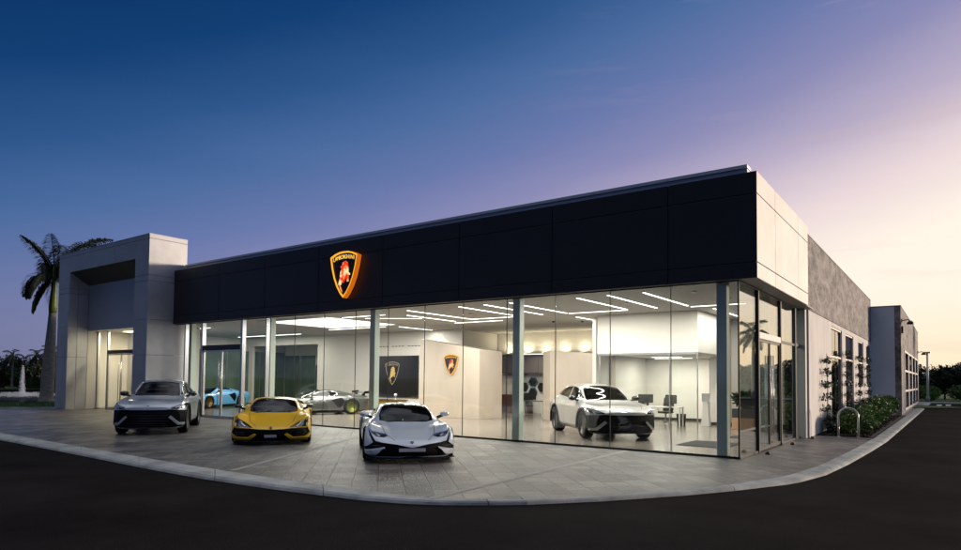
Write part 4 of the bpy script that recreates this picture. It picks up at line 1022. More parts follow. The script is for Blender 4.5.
car6 = make_car('super', 'revuelto', bluep, (-33.2, 20.1, .012), R(-70), 'light blue open roadster inside, seen through the left double door', 'cars shown inside', open_top=True, rimm=rimgold, lod=.7, name='roadster', cat='roadster')
# ================================================================== lights inside
def strip(xa, ya, xb, yb, label, z=4.18, w_=.03, m=led, grp='linear ceiling lights', pw=31):
    a, b = Vector((xa, ya, 0)), Vector((xb, yb, 0)); d = (b - a).normalized(); n = Vector((-d.y, d.x, 0)) * w_
    pts = [a - n, b - n, b + n, a + n]
    o = empty('ceiling_light', tuple((a + b) / 2 + Vector((0, 0, z))), 0, label, 'ceiling light', grp)
    n2 = n * 1.25; p2 = [a - n2 - d * .01, b - n2 + d * .01, b + n2 + d * .01, a + n2 - d * .01]
    PP(MB().prism([(p.x, p.y, z) for p in p2], (0, 0, .02)), 'housing', alu, o, fixn=True)
    PP(MB().prism([(p.x, p.y, z - .012) for p in pts], (0, 0, .01)), 'diffuser', m, o, fixn=True)
    ln_ = (b - a).length; lamp_at(o, (a.x + b.x) / 2, (a.y + b.y) / 2, z - .016, ln_, w_ * 2, pw * ln_, rz=math.atan2(d.y, d.x))
    return o
ST = [(-6.8, 16.9, -6.8, 20.6, 'linear ceiling light running inwards above the bonnet of the showroom suv, nearest the corner column'),
      (-7.87, 16.9, -7.87, 20.7, 'linear ceiling light running inwards, second from the corner column'),
      (-8.9, 17.0, -8.9, 20.65, 'inward ceiling light meeting the end of a cross light above the suv roof'),
      (-11.22, 20.8, -8.95, 20.8, 'cross light along the ceiling above the suv, joined to an inward light'),
      (-11.26, 16.95, -11.26, 20.7, 'linear ceiling light running inwards just right of the second column'),
      (-12.27, 16.97, -12.27, 20.7, 'linear ceiling light running inwards just left of the second column'),
      (-13.35, 17.0, -13.35, 20.65, 'linear ceiling light running inwards above the beige wall with the glowing shield'),
      (-15.75, 20.85, -13.5, 20.85, 'cross light along the ceiling left of the second column'),
      (-15.7, 17.0, -15.7, 20.7, 'linear ceiling light running inwards above the roof of the white supercar'),
      (-16.9, 18.3, -16.9, 21.3, 'linear ceiling light above the black screen wall'),
      (-19.3, 18.4, -17.3, 19.6, 'short slanted ceiling light left of the white supercar mirror'),
      (-11.6, 22.1, -11.6, 23.9, 'short inward ceiling light beside the white bulkhead'),
      (-6.8, 20.9, -5.1, 20.9, 'cross light along the ceiling behind the corner column'),
      (-6.33, 21.8, -6.33, 24.8, 'inward ceiling light right of the white bulkhead'),
      (-21.0, 22.2, -21.0, 24.6, 'inward ceiling light above the black screen'),
      (-17.4, 21.9, -14.9, 21.9, 'cross light over the top of the beige partition wall'),
      (-34.5, 18.0, -30.0, 18.0, 'long cross light above the light blue roadster'),
      (-35.5, 23.2, -29.5, 23.2, 'long cross light deep in the left room'),
      (-19.9, 17.7, -17.5, 17.7, 'cross light close to the glass above the grey coupe')]
for s_ in ST: strip(*s_)
strip(-24.5, 19.3, -20.3, 19.3, 'wide glowing ceiling panel above the grey coupe', w_=1.9, m=ledsoft, pw=140)
strip(-25.6, 21.9, -21.6, 21.9, 'cross light behind the wide glowing ceiling panel')
strip(-9.7, 25.0, -8.5, 25.0, 'linear light under the ceiling of the glass office', z=2.70, w_=.04, pw=60)
strip(-10.2, 26.6, -8.6, 26.6, 'second linear light under the office ceiling, further back', z=2.70, w_=.04, pw=60)
strip(-17.6, 27.1, -15.4, 27.1, 'short pendant light over the lounge desk', z=3.0)
# uplights standing on a ledge and washing the lounge back wall
for i, x in enumerate((-19.0, -17.9, -16.8, -15.7, -14.6, -13.5, -12.4)):
    o = MB().lathe([(.10, 0), (.10, .06)], Matrix.Translation((x, 28.45, 3.06)), 16).build('uplight', alu, label='small uplight washing the lounge back wall, ' + ['leftmost', 'second from the left', 'third from the left', 'middle one', 'third from the right', 'second from the right', 'rightmost'][i], cat='uplight', group='uplights in the lounge')
    MB().lathe([(.09, .0), (.09, .008)], Matrix.Translation((x, 28.45, 3.122)), 16).build('lens', emis('uplight_lens', (1, .86, .62), 6), o); lamp_at(o, x, 28.45, 3.14, .16, .16, 11, (1, .84, .58), up=True)
box('wall_ledge', -19.8, -11.4, 28.3, 28.7, 2.94, 3.06, pbr('ledge_dark', (.035, .028, .022), .5), label='dark ledge along the lounge back wall under the uplights', cat='ledge')
# little ceiling fittings
for i, (x, y) in enumerate([(-13.4, 23.5), (-12.3, 24.0), (-10.6, 23.0), (-9.8, 24.8), (-5.6, 17.5), (-5.2, 19.5), (-8.2, 19.0), (-14.6, 19.3)]):
    MB().lathe([(.07, 0), (.07, -.03), (.03, -.06)], Matrix.Translation((x, y, 4.203)), 12).build('spot_light', blackm if i < 4 else alu, label='small round ceiling spot ' + ['above the left lounge opening', 'above the right beige wall end', 'left of the bulkhead edge', 'behind the bulkhead edge', 'near the corner glass', 'over the entry mat', 'between two inward lights', 'over the shield wall'][i], cat='ceiling spot', group='small ceiling spots')
# ================================================================== signs
def crest(name, mat_rim, mat_bg, mat_bull, mat_txt, loc, s, depth, label, rot=0, text=True, side=None, cat='sign'):
    o = empty(name, loc, rot, label, cat)
    out = [(0, -1.0), (.22, -.80), (.45, -.50), (.65, -.12), (.80, .32), (.88, .68), (.90, .80), (.60, .92), (.30, .985), (0, 1.0), (-.30, .985), (-.60, .92), (-.90, .80), (-.88, .68), (-.80, .32), (-.65, -.12), (-.45, -.50), (-.22, -.80)]
    def sc_(k, dx=0, dz=0): return [(x * k * .93 * s, z * k * s) for x, z in out]
    O = sc_(1); I = [(x * .93, z * .93 + .008 * s) for x, z in O]
    n = len(O); mb = MB()
    fr = [(x, -depth, z) for x, z in O]; fi = [(x, -depth, z) for x, z in I]; bk = [(x, 0, z) for x, z in O]; ii = [(x, -depth + .05 * s, z) for x, z in I]
    vs_ = fr + fi + bk + ii
    fs_ = [(i, (i + 1) % n, n + (i + 1) % n, n + i) for i in range(n)] + [((i + 1) % n, i, 2 * n + i, 2 * n + (i + 1) % n) for i in range(n)] + [(n + i, n + (i + 1) % n, 3 * n + (i + 1) % n, 3 * n + i) for i in range(n)]
    mb.add(vs_, [f for k, f in enumerate(fs_) if not n <= k < 2 * n]); mb.build('shield_rim', mat_rim, o, fixn=False)
    if side: MB().add(fr + bk, [((i + 1) % n, i, n + i, n + (i + 1) % n) for i in range(n)]).build('shield_side', side, o)
    else: MB().add(fr + bk, [((i + 1) % n, i, n + i, n + (i + 1) % n) for i in range(n)]).build('shield_side', mat_rim, o)
    MB().prism([(x, -depth + .05 * s, z) for x, z in I], (0, .02, 0)).build('shield_face', mat_bg, o, fixn=True)
    # inner gold line under the name band
    ln = MB(); 
    for sx in (-1, 1): ln.prism([(sx * .76 * .93 * s, -depth + .03 * s, .56 * s), (sx * .70 * .93 * s, -depth + .03 * s, .56 * s), (sx * .36 * .93 * s, -depth + .03 * s, -.36 * s), (sx * .40 * .93 * s, -depth + .03 * s, -.40 * s)], (0, .01, 0))
    # charging bull
    B = [(-.06, .60), (.10, .66), (.22, .58), (.27, .40), (.28, .10), (.38, .02), (.36, -.06), (.28, -.02), (.30, -.34), (.20, -.36), (.16, -.14), (.06, -.30), (-.04, -.40), (-.12, -.32), (-.16, -.48), (-.24, -.50), (-.16, -.62), (-.08, -.86), (-.20, -.70), (-.26, -.56), (-.33, -.48), (-.29, -.34), (-.24, -.14), (-.22, .10), (-.14, .28), (-.20, .40), (-.10, .48)]
    MB().prism([(x * s, -depth + .02 * s, z * s * .88) for x, z in B], (0, .025 * s, 0)).build('bull', mat_bull, o, fixn=True)
    if text:
        word = 'LAMBORGHINI'
        for i, ch in enumerate(word):
            c = bpy.data.curves.new('letter', 'FONT'); c.body = ch; c.size = .235 * s; c.align_x = 'CENTER'; c.extrude = .004
            me_o = bpy.data.objects.new('tmp', c); col.objects.link(me_o)
            dg = bpy.context.evaluated_depsgraph_get(); me = bpy.data.meshes.new_from_object(me_o.evaluated_get(dg)); bpy.data.objects.remove(me_o)
            me.materials.clear(); me.materials.append(mat_txt); q = (i - 5) / 5
            lo = bpy.data.objects.new('letter', me); col.objects.link(lo); lo.parent = o
            lo.location = (q * .66 * .93 * s, -depth + .025 * s, (.69 - .085 * q * q) * s); lo.rotation_euler = (math.pi / 2, R(9 * q), 0); lo.scale = (.95, 1, 1)
    return o
def mat_bullfire():
    m = bpy.data.materials.new('bull_lamp'); nt, N, L = nodes_of(m); N.clear(); t_ = N.new('ShaderNodeTexCoord'); n_ = N.new('ShaderNodeTexNoise'); n_.inputs['Scale'].default_value = 4.5
    L.new(t_.outputs['Object'], n_.inputs['Vector']); r_ = N.new('ShaderNodeValToRGB'); e = r_.color_ramp.elements; e[0].position = .42; e[0].color = (.75, .03, .004, 1); e[1].position = .62; e[1].color = (1, .75, .35, 1)
    L.new(n_.outputs['Fac'], r_.inputs[0]); em = N.new('ShaderNodeEmission'); em.inputs[1].default_value = 1.25; L.new(r_.outputs[0], em.inputs[0]); o_ = N.new('ShaderNodeOutputMaterial'); L.new(em.outputs[0], o_.inputs[0]); return m
bullm = mat_bullfire()
crest('shield_sign', emis('amber_neon', (1, .42, .03), 1.25), blackm, bullm, emis('amber_letters', (1, .55, .08), 1.3), (-16.71, YF - .02, 5.27), .80, .20, 'large backlit amber shield sign with a bull on the dark fascia', side=emis('amber_side', (.75, .17, .008), .8))
crest('wall_shield', emis('amber_small', (1, .44, .035), 1.3), blackm, bullm, emis('amber_letters', (1, .55, .08), 1.3), (-17.95, 22.38, 2.36), .46, .07, 'small glowing shield on the beige partition wall', rot=R(3))
# black screen with the pale crest, on the inner wall
scr = MB().box(-25.55, -22.2, 24.90, 24.99, .75, 2.93).build('display_screen', pbr('screen_black', (.004, .004, .005), .15), label='large black display screen with a pale shield on the inner wall', cat='screen')
c_ = crest('screen_crest', emis('screen_gold', (.42, .33, .22), 1.0), blackm, emis('screen_bull', (.85, .55, .18), 1.0), emis('screen_gold', (.42, .33, .22), 1.0), (0, 0, 0), .62, .012, None, cat=None)
c_.name = 'screen_crest'; c_.location = (-24.0, 24.895, 2.0); adopt(c_, scr)
mb = MB()
for k in range(3):
    for j in range(4): mb.box(-25.3 + k * 1.15 + j * .24, -25.3 + k * 1.15 + j * .24 + .15, 24.985, 24.998, 3.42, 3.46)
mb.build('air_vent', blackm, label='row of small slot vents above the black screen', cat='vent')
# low yellow brown display counter under the screen
ct = empty('display_counter', (-23.6, 23.6, 0), label='low brass coloured counter under the black screen', cat='counter')
PP(MB().box(-25.2, -22.1, 23.3, 24.0, .012, .62), 'cabinet', pbr('brass_panel', (.42, .28, .05), .3, .5), ct, bevel=.01); PP(MB().box(-25.25, -22.05, 23.25, 24.05, .622, .67), 'top', pbr('walnut', (.10, .06, .035), .35), ct)
lmp = MB().lathe([(.07, 0), (.07, .02), (.02, .05), (.02, .22), (.10, .26), (.12, .38), (.04, .44)], Matrix.Translation((-22.5, 23.6, .672)) @ Matrix.Scale(.7, 4), 14).build('table_lamp', pbr('lamp_white', (.8, .8, .78), .4), label='small white lamp standing on the brass coloured counter', cat='lamp')
# ================================================================== lounge behind the beige walls
woodd = pbr('dark_cabinet', (.06, .045, .036), .45)
cab = empty('wall_cabinet', (-16.8, 28.4, 2), label='dark wall cabinet high on the lounge back wall', cat='cabinet')
PP(MB().box(-19.6, -14.2, 28.1, 28.74, 2.06, 2.93), 'carcass', woodd, cab, bevel=.01)
mb = MB(); [mb.box(-19.58 + k * .9, -19.58 + k * .9 + .88, 28.07, 28.098, 2.08, 2.91) for k in range(6)]; PP(mb, 'doors', woodd, cab)
def hexagon(x, y, z, r, mat_, lab, d=.07, wheel_=False, name='wall_hexagon'):
    p = [(x + r * math.cos(R(60 * k)), y, z + r * math.sin(R(60 * k))) for k in range(6)]
    q = [(x + r * .80 * math.cos(R(60 * k)), y, z + r * .80 * math.sin(R(60 * k))) for k in range(6)]
    mb = MB(); vs_ = p + q + [(a, b + d, c) for a, b, c in p] + [(a, b + d, c) for a, b, c in q]
    mb.add(vs_, [(k, (k + 1) % 6, 6 + (k + 1) % 6, 6 + k) for k in range(6)] + [((k + 1) % 6, k, 12 + k, 12 + (k + 1) % 6) for k in range(6)] + [(6 + k, 6 + (k + 1) % 6, 18 + (k + 1) % 6, 18 + k) for k in range(6)])
    o = mb.build(name, mat_, label=lab, cat='wall display', fixn=True, group='hexagon wall displays')
    MB().prism([(a, y + d - .005, c) for a, b, c in q], (0, .01, 0)).build('back_panel', blackm, o)
    return o
hw = hexagon(-14.9, 27.1, 1.72, .74, pbr('hex_white', (.7, .68, .62), .5), 'large white hexagon display frame holding a wheel in the lounge opening', .3)
wheel(hw, -14.9, 27.25, 1.0, .2, -1, rimsilver, None) if False else None
Mw_ = Matrix.Translation((-14.9, 27.2, 1.72)) @ Matrix.Rotation(math.pi / 2, 4, 'X')
w1 = MB().lathe([(.34, -.1), (.46, -.08), (.48, 0), (.46, .08), (.34, .1)], Mw_, 24); wo_ = w1.build('wheel', tyrem, hw)
w2 = MB()
for k in range(10):
    a = R(36 * k); w2.prism([(.02, -.02, .06), (.02, .02, .06), (.33, .03, .08), (.33, -.03, .08)], (0, 0, -.03), rimsilver, Mw_ @ Matrix.Rotation(a, 4, 'Z'))
w2.build('rim', rimsilver, wo_)
st_ = MB(); st_.prism([(-14.25, 27.1, .75), (-14.1, 27.1, .75), (-14.0, 27.1, 1.9), (-14.15, 27.1, 1.9)], (0, .1, 0)); st_.build('hexagon_stand', MATS['hex_white'], label='slanted white strut beside the white hexagon frame', cat='stand')
for i, (x, z, c) in enumerate([(-17.55, 1.62, (.02, .10, .16)), (-17.0, 1.35, (.03, .03, .03)), (-16.45, 1.62, (.10, .02, .02)), (-17.55, 1.08, (.02, .12, .16)), (-16.45, 1.08, (.03, .03, .03)), (-18.1, 1.35, (.02, .02, .05))]):
    hexagon(x, 28.65, z, .27, pbr('hex_sample_%d' % i, c, .35), 'small hexagon sample on the lounge wall, ' + ['teal one in the upper row', 'black one in the middle', 'red one in the upper row', 'teal one in the lower row', 'black one in the lower row', 'navy one at the far left'][i], .06)
shf = empty('coat_shelf', (-18.3, 28.4, 1.7), label='black shelf with small dark items left in the lounge opening', cat='shelf')
PP(MB().box(-19.2, -17.9, 28.2, 28.7, 1.95, 1.99), 'board', blackm, shf); mb = MB(); [mb.tube([(-18.9 + .25 * k, 28.4, 1.99), (-18.86 + .25 * k, 28.4, 2.15 + .1 * (k % 2))], .03) for k in range(4)]; PP(mb, 'finials', blackm, shf)
lowc = empty('low_cabinet', (-18.2, 28.2, 0), label='dark red brown low cabinet at the left of the lounge opening', cat='cabinet')
PP(MB().box(-19.3, -17.5, 27.9, 28.6, .012, .95), 'carcass', pbr('oxblood_wood', (.09, .03, .025), .4), lowc, bevel=.01); PP(MB().box(-19.25, -17.55, 27.88, 27.898, .45, .47), 'shelf', blackm, lowc)
def chair(x, y, h, lab, m, grp='office chairs'):
    o = empty('office_chair', (x, y, .012), h, lab, 'chair', grp)
    MB().box(-.24, .24, -.24, .24, .44, .52).build('seat', m, o, bevel=.03); MB().prism([(-.26, -.23, .52), (-.20, -.23, .52), (-.26, -.20, 1.06), (-.32, -.20, 1.06)], (0, .44, 0)).build('backrest', m, o, bevel=.02, fixn=True)
    mb = MB(); mb.tube([(0, 0, .06), (0, 0, .44)], .03)
    for k in range(5): mb.tube([(0, 0, .10), (.28 * math.cos(R(72 * k)), .28 * math.sin(R(72 * k)), .05)], .018)
    mb.build('base', alu, o)
    for s in (-1, 1): MB().tube([(.1, s * .26, .48), (.12, s * .29, .68), (-.16, s * .29, .70), (-.22, s * .25, .66)], .018).build('armrest', alu, o)
    return o
def desk(x, y, h, w_, lab, top_m, grp=None):
    o = empty('desk', (x, y, .012), h, lab, 'desk', grp); MB().box(-w_ / 2, w_ / 2, -.38, .38, .71, .74).build('table_top', top_m, o, bevel=.005)
    for a in (-1, 1):
        for b in (-1, 1): MB().box(a * (w_ / 2 - .05) - .025, a * (w_ / 2 - .05) + .025, b * .33 - .025, b * .33 + .025, 0, .71).build('leg', pbr('leg_white', (.7, .68, .64), .4), o)
    return o
blk = pbr('black_leather', (.015, .014, .014), .45)
desk(-15.9, 26.0, R(0), 1.5, 'desk with slim pale legs in the lounge opening', pbr('desk_black', (.02, .02, .02), .4)); chair(-15.1, 26.6, R(200), 'black office chair right of the lounge desk', blk); chair(-16.7, 26.7, R(-40), 'black office chair left of the lounge desk', blk)
MB().box(-16.3, -15.75, 25.98, 26.01, .80, 1.12).build('monitor', blackm, label='black monitor on the lounge desk', cat='monitor')
# glass office
desk(-9.25, 24.4, R(8), 1.9, 'white desk in the glass office behind the showroom suv', pbr('desk_white', (.7, .69, .66), .35)); chair(-9.25, 25.3, R(-95), 'black high-backed office chair behind the white office desk', blk); chair(-10.3, 25.4, R(-85), 'black office chair at the left end of the white office desk', blk)
def monitor(x, y, h, lab):
    o = empty('monitor', (x, y, .754), h, lab, 'monitor', 'monitors in the office'); MB().box(-.29, .29, -.015, .015, .12, .46).build('screen', pbr('monitor_grey', (.06, .06, .055), .25), o, bevel=.006)
    MB().box(-.03, .03, .0, .03, .01, .15).box(-.12, .12, -.07, .07, 0, .012).build('stand', alu, o)
monitor(-9.75, 24.45, R(30), 'dark monitor on the left half of the white office desk'); monitor(-8.75, 24.5, R(-25), 'tilted monitor at the right end of the white office desk')
bn = MB(); bn.lathe([(.15, 0), (.19, .45), (.17, .45), (.14, .03)], Matrix.Translation((-8.55, 25.1, .012)), 20); bn.build('waste_bin', pbr('bin_navy', (.02, .02, .035), .6), label='dark waste bin beside the white office desk', cat='waste bin')
k_ = empty('kiosk', (-7.72, 25.3, .012), label='white standing dispenser kiosk at the end of the office wall', cat='kiosk')
PP(MB().prism([(-7.82, 25.2, .012), (-7.5, 25.2, .012), (-7.56, 25.2, .95), (-7.74, 25.2, .95)], (0, .25, 0)), 'pedestal', pbr('kiosk_white', (.75, .74, .7), .35), k_, fixn=True, bevel=.01); PP(MB().prism([(-7.78, 25.18, .96), (-7.52, 25.18, .96), (-7.50, 25.24, 1.28), (-7.80, 25.24, 1.28)], (0, .05, 0)), 'screen', pbr('kiosk_grey', (.3, .3, .3), .3), k_, fixn=True)
for i, (a, b, c, d, lb) in enumerate([(-6.3, -4.75, 17.3, 19.0, 'dark entrance mat just inside the right entrance door'), (-5.9, -4.7, 20.6, 21.6, 'dark floor mat beside the planter in the entry')]): MB().prism([(a + .25, c, .013), (b, c, .013), (b, d, .013), (a + .25, d, .013)], (0, 0, .012)).build('floor_mat', pbr('mat_dark', (.03, .03, .032), .95), label=lb, cat='mat', fixn=True, bevel=.003)
MB().box(-9.0, -8.7, 21.3, 21.5, .013, .02).build('floor_socket', pbr('socket_white', (.7, .7, .68), .5), label='small white floor socket right of the showroom suv', cat='floor socket')
rl = MB(); rl.box(-4.06, -3.96, 19.95, 20.35, 3.72, 3.92); rl.build('exit_light', emis('red_lamp', (1, .035, .02), 1.6), label='small red light high inside the entrance glass', cat='light')
# ================================================================== vegetation
def leaf(mb, p, d, up, ln, wd, mat_=None):
    s_ = d.cross(up)
    if s_.length < 1e-3: s_ = Vector((1, 0, 0))
    s_.normalize(); s_ *= wd
    mb.add([p - s_ * .3, p + d * ln * .5 - s_, p + d * ln, p + d * ln * .5 + s_], [(0, 1, 2, 3)], mat_)
def rv(r_=rnd):
    z = r_.uniform(-1, 1); a = r_.uniform(0, 6.283); q = math.sqrt(1 - z * z); return Vector((q * math.cos(a), q * math.sin(a), z))
def crown_mesh(rx, ry, rz, cz, n, size, seed, lobes=9, mat_=None, hollow=.55):
    r_ = random.Random(seed); mb = MB(); L_ = []
    for _ in range(lobes):
        v = rv(r_); L_.append((Vector((v.x * rx * .55, v.y * ry * .55, cz + v.z * rz * .5)), r_.uniform(.35, .62)))
    for _ in range(n):
        c, k = r_.choice(L_); v = rv(r_); q = (hollow + (1 - hollow) * r_.random()) 
        p = c + Vector((v.x * rx, v.y * ry, v.z * rz)) * k * q
        d = (v + rv(r_) * .9).normalized(); leaf(mb, p, d, rv(r_), size * r_.uniform(.6, 1.4), size * .32 * r_.uniform(.7, 1.3), mat_)
    return mb
# clipped shrubs in the bed
bushes = [(-2.65, 25.4, .5, .62), (-2.78, 26.7, .62, .80), (-2.6, 28.2, .55, .85), (-2.75, 29.8, .6, .9), (-2.62, 31.6, .58, .92), (-2.8, 33.4, .62, 1.0), (-2.7, 35.2, .6, 1.0), (-2.8, 37.1, .65, 1.1), (-2.75, 39.2, .65, 1.1), (-2.9, 40.9, .6, 1.1)]
ords = ['nearest to the bike rack', 'second from the bike rack', 'third from the bike rack', 'fourth from the bike rack', 'fifth from the bike rack', 'sixth from the bike rack', 'fourth from the end block', 'third from the end block', 'second from the end block', 'nearest to the end block']
for i, (x, y, r_, h_) in enumerate(bushes):
    o = empty('shrub', (x, y, .02), 0, 'rounded dark green shrub in the bed by the grey wing, ' + ords[i], 'shrub', 'shrubs along the grey wing')
    crown_mesh(r_, r_ * 1.5, h_ * .5, h_ * .5, 2600, .10, 50 + i, 12, hollow=.75).build('foliage', leafm, o)
    mb = MB()
    for k in range(6): a = k * 1.05; mb.tube([(0, 0, 0), (.3 * math.cos(a), .3 * math.sin(a), h_ * .7)], [.02, .008], None, 5)
    mb.build('stem', bark, o)
# trained climbers on wires against the wing
for i, (y, hh, lb) in enumerate([(25.3, 2.75, 'trained climbing plant on the wall left of the first tall window'), (31.05, 2.9, 'trained climbing plant between the two tall windows'), (35.4, 3.0, 'trained climbing plant between the tall and the short windows'), (39.3, 3.0, 'trained climbing plant between the two short windows')]):
    o = empty('climbing_plant', (XW + .12, y, .02), 0, lb, 'climbing plant', 'climbers on the grey wing'); st = MB(); lf = MB(); r_ = random.Random(i + 3)
    st.tube([(0, 0, 0), (.02, .05, hh * .5), (0, 0, hh)], [.02, .016, .008], None, 6)
    for z in np.arange(.35, hh, .42):
        wd = r_.uniform(.35, .6) * (1.15 - .3 * z / hh)
        for s in (-1, 1):
            st.tube([(0, 0, z), (0.03, s * wd * .5, z + .07), (.0, s * wd, z + .03)], [.012, .01, .006], None, 5)
            for k in range(26): t_ = r_.random() ** .7; p = Vector((r_.uniform(-.05, .09), s * wd * t_ + r_.uniform(-.05, .05), z + .05 + r_.uniform(-.09, .1))); leaf(lf, p, rv(r_), rv(r_), .11, .035)
    for k in range(160 if i == 0 else 260): p = Vector((r_.uniform(0, .25), r_.gauss(0, .28), abs(r_.gauss(0, .32)))); leaf(lf, p, rv(r_), rv(r_), .13, .04)
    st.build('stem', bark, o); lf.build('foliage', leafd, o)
# trees: a few masters, copied
def frond(mb, ln, droop, az_, el_, base, wd=.55, nl=34, r_=rnd, mat_=None, rm=None):
    pts = []; d = Vector((math.cos(az_) * math.cos(el_), math.sin(az_) * math.cos(el_), math.sin(el_))); p = Vector(base)
    for k in range(13): pts.append(p.copy()); p = p + d * (ln / 12); d = (d + Vector((0, 0, -droop / 12 * (1 + k / 6)))).normalized()
    mb.tube(pts, [.045 * (1 - k / 14) for k in range(13)], rm, 5)
    for k in range(nl):
        t_ = .12 + .87 * k / nl; i = min(int(t_ * 12), 11); q = pts[i].lerp(pts[i + 1], t_ * 12 - i); tg = (pts[i + 1] - pts[i]).normalized(); sd = tg.cross(Vector((0, 0, 1))).normalized()
        l_ = wd * (math.sin(math.pi * min(1, .12 + t_ * .9)) ** .6 + .15) * r_.uniform(.85, 1.1)
        for s in (-1, 1):
            for lay in (0.25, -.35):
                dd_ = (sd * s + tg * .55 + Vector((0, 0, lay - .25 + r_.uniform(-.2, .2)))).normalized(); e_ = q + dd_ * l_ * .6; tip = e_ + (dd_ + Vector((0, 0, -.9))).normalized() * l_ * .4
                w_ = Vector((0, 0, 1)).cross(dd_).normalized() * .036
                mb.add([q - w_, e_ - w_ * 1.2, tip, e_ + w_ * 1.2, q + w_], [(0, 1, 2, 3, 4)], mat_)
def palm(loc, H_, lab, seed=1, tr=.34, nf=15, fl=3.3, grp=None, lean=(.0, 0), name='palm_tree', crownshaft=1.9, wd=.6, detail=34):
    r_ = random.Random(seed); o = empty(name, loc, 0, lab, 'palm tree', grp)
    Hs = H_ - crownshaft; prof = [(0, 1.45), (.03, 1.2), (.12, 1.0), (.35, 1.05), (.6, .98), (.85, .82), (1, .66)]
    MB().tube([(lean[0] * t_, lean[1] * t_, Hs * t_) for t_, k in prof], [tr * k for t_, k in prof], None, 18).build('trunk', palmbark, o)
    MB().tube([(lean[0], lean[1], Hs - .02), (lean[0], lean[1], Hs + .4), (lean[0], lean[1], Hs + crownshaft * .6), (lean[0], lean[1], H_)], [tr * .66, tr * .72, tr * .5, tr * .3], None, 14).build('crownshaft', shaft, o)
    for k in range(nf):
        a = 2.4 * k + r_.uniform(-.2, .2); e_ = R(72 - 118 * (k / nf) + r_.uniform(-8, 8)); mb = MB(); frond(mb, fl * r_.uniform(.85, 1.08), 1.15 + .3 * r_.random(), a, e_, (lean[0], lean[1], H_ - .1 - .25 * k / nf), wd, detail, r_)
        mb.build('frond', leafd, o)
    return o
# main royal palm beside the portal: fronds posed one by one
VR = Vector((.807, .59, 0)); VF = Vector((-.59, .807, 0))
def main_palm():
    r_ = random.Random(11); o = empty('palm_tree', (-44.9, 16.25, .05), 0, 'tall royal palm with a pale trunk on the grass left of the silver portal', 'palm tree')
    lean = VR * .25; Hs = 5.5; H_ = 8.0
    MB().tube([lean * (t_ * .8) + Vector((0, 0, Hs * t_)) for t_ in (0, .02, .1, .3, .5, .8, 1)], [.52, .43, .36, .36, .33, .25, .21], None, 20).build('trunk', palmbark, o)
    MB().tube([lean * .8 + Vector((0, 0, Hs - .02)), lean * .82 + Vector((0, 0, Hs + .4)), lean * .92 + Vector((0, 0, Hs + 1.5)), lean + Vector((0, 0, H_))], [.21, .235, .16, .10], None, 14).build('crownshaft', shaft, o)
    F = [(-.7, .6, 48, 3.2, 1.2), (-1.0, -.1, 62, 3.3, .5), (-1, .2, 20, 3.0, 1.6), (1, .05, 57, 4.4, .75), (.9, -.4, 50, 4.4, .8), (1, .4, 47, 4.6, .6), (.2, -1, 78, 2.6, .5), (-.3, .8, 70, 2.6, .6), (.9, .7, 30, 3.2, 1.3), (-.5, -1, 10, 2.6, 2.2), (.6, -1, 35, 2.9, 1.6), (-.55, -.25, -45, 2.7, 1.2), (-.75, .9, 38, 3.2, 1.3), (.35, -.5, -40, 2.5, 1.4), (1, -.5, 12, 2.9, 1.8)]
    for a, b, e_, ln, dr in F:
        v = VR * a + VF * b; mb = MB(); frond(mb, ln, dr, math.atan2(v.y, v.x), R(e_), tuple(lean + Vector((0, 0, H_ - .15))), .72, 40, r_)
        mb.build('frond', leafd, o)
main_palm()
# palms and trees out of frame to the right: only their reflections show in the side glass
palm((8.6, 70, -.05), 7.0, 'palm reflected in the glass beside the entrance corner', 4, .22, 14, 2.3, 'palms across the road', detail=24)
# tree masters -----------------------------------------------------
def tree_master(seed, H_, rx, rz, n, size, lobes, mat_, trunk=.14, hollow=.5):
    o = empty('tree', (0, 0, -50), 0, 'tree', 'tree'); r_ = random.Random(seed)
    tb = MB(); tb.tube([(0, 0, 0), (.1, .05, H_ * .35), (0, .1, H_ * .7)], [trunk, trunk * .75, trunk * .4], None, 8)
    for k in range(6):
        a = r_.uniform(0, 6.28); z = H_ * r_.uniform(.35, .6); tb.tube([(0, 0, z), (rx * .4 * math.cos(a), rx * .4 * math.sin(a), z + H_ * .12), (rx * .7 * math.cos(a), rx * .7 * math.sin(a), z + H_ * .28)], [trunk * .4, trunk * .25, .02], None, 5)
    tb.build('trunk', bark, o); crown_mesh(rx, rx, rz, H_ - rz * .85, n, size, seed, lobes, hollow=hollow).build('crown', mat_, o); return o
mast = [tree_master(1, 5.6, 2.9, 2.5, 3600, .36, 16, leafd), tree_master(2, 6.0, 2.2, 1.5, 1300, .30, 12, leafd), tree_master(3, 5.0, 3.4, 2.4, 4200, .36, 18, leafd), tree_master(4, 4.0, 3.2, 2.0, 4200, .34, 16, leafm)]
used = set()
def put(k, loc, s, rz, label, group, zs=None):
    o = mast[k]
    if k in used: o = copy_tree(o)
    used.add(k); o.location = loc; o.scale = (s, s, zs or s); o.rotation_euler = (0, 0, rz); o['label'] = label; o['group'] = group; return o
r_ = random.Random(21)
xs_ = [-7 + 2.9 * k for k in range(19)]
for i, x in enumerate(xs_):
    nm = ['behind the light pole', 'right of the light pole'][min(i // 2, 1)]
    put([1, 1, 0, 1, 2][i % 5], (x + r_.uniform(-.9, .9), 100 + r_.uniform(-4, 4), -.02), r_.uniform(.64, .80), r_.uniform(0, 6), 'airy dark skyline tree against the sunset beyond the hedge at the far right', 'skyline trees beyond the road end')
for i in range(34):
    put([2, 0][i % 2], (-9 + 1.6 * i + r_.uniform(-.6, .6), 91 + r_.uniform(-2, 2), -.25), r_.uniform(.72, .80), r_.uniform(0, 6), 'dense dark tree in the belt of trees behind the end of the road', 'dense tree belt at the road end')
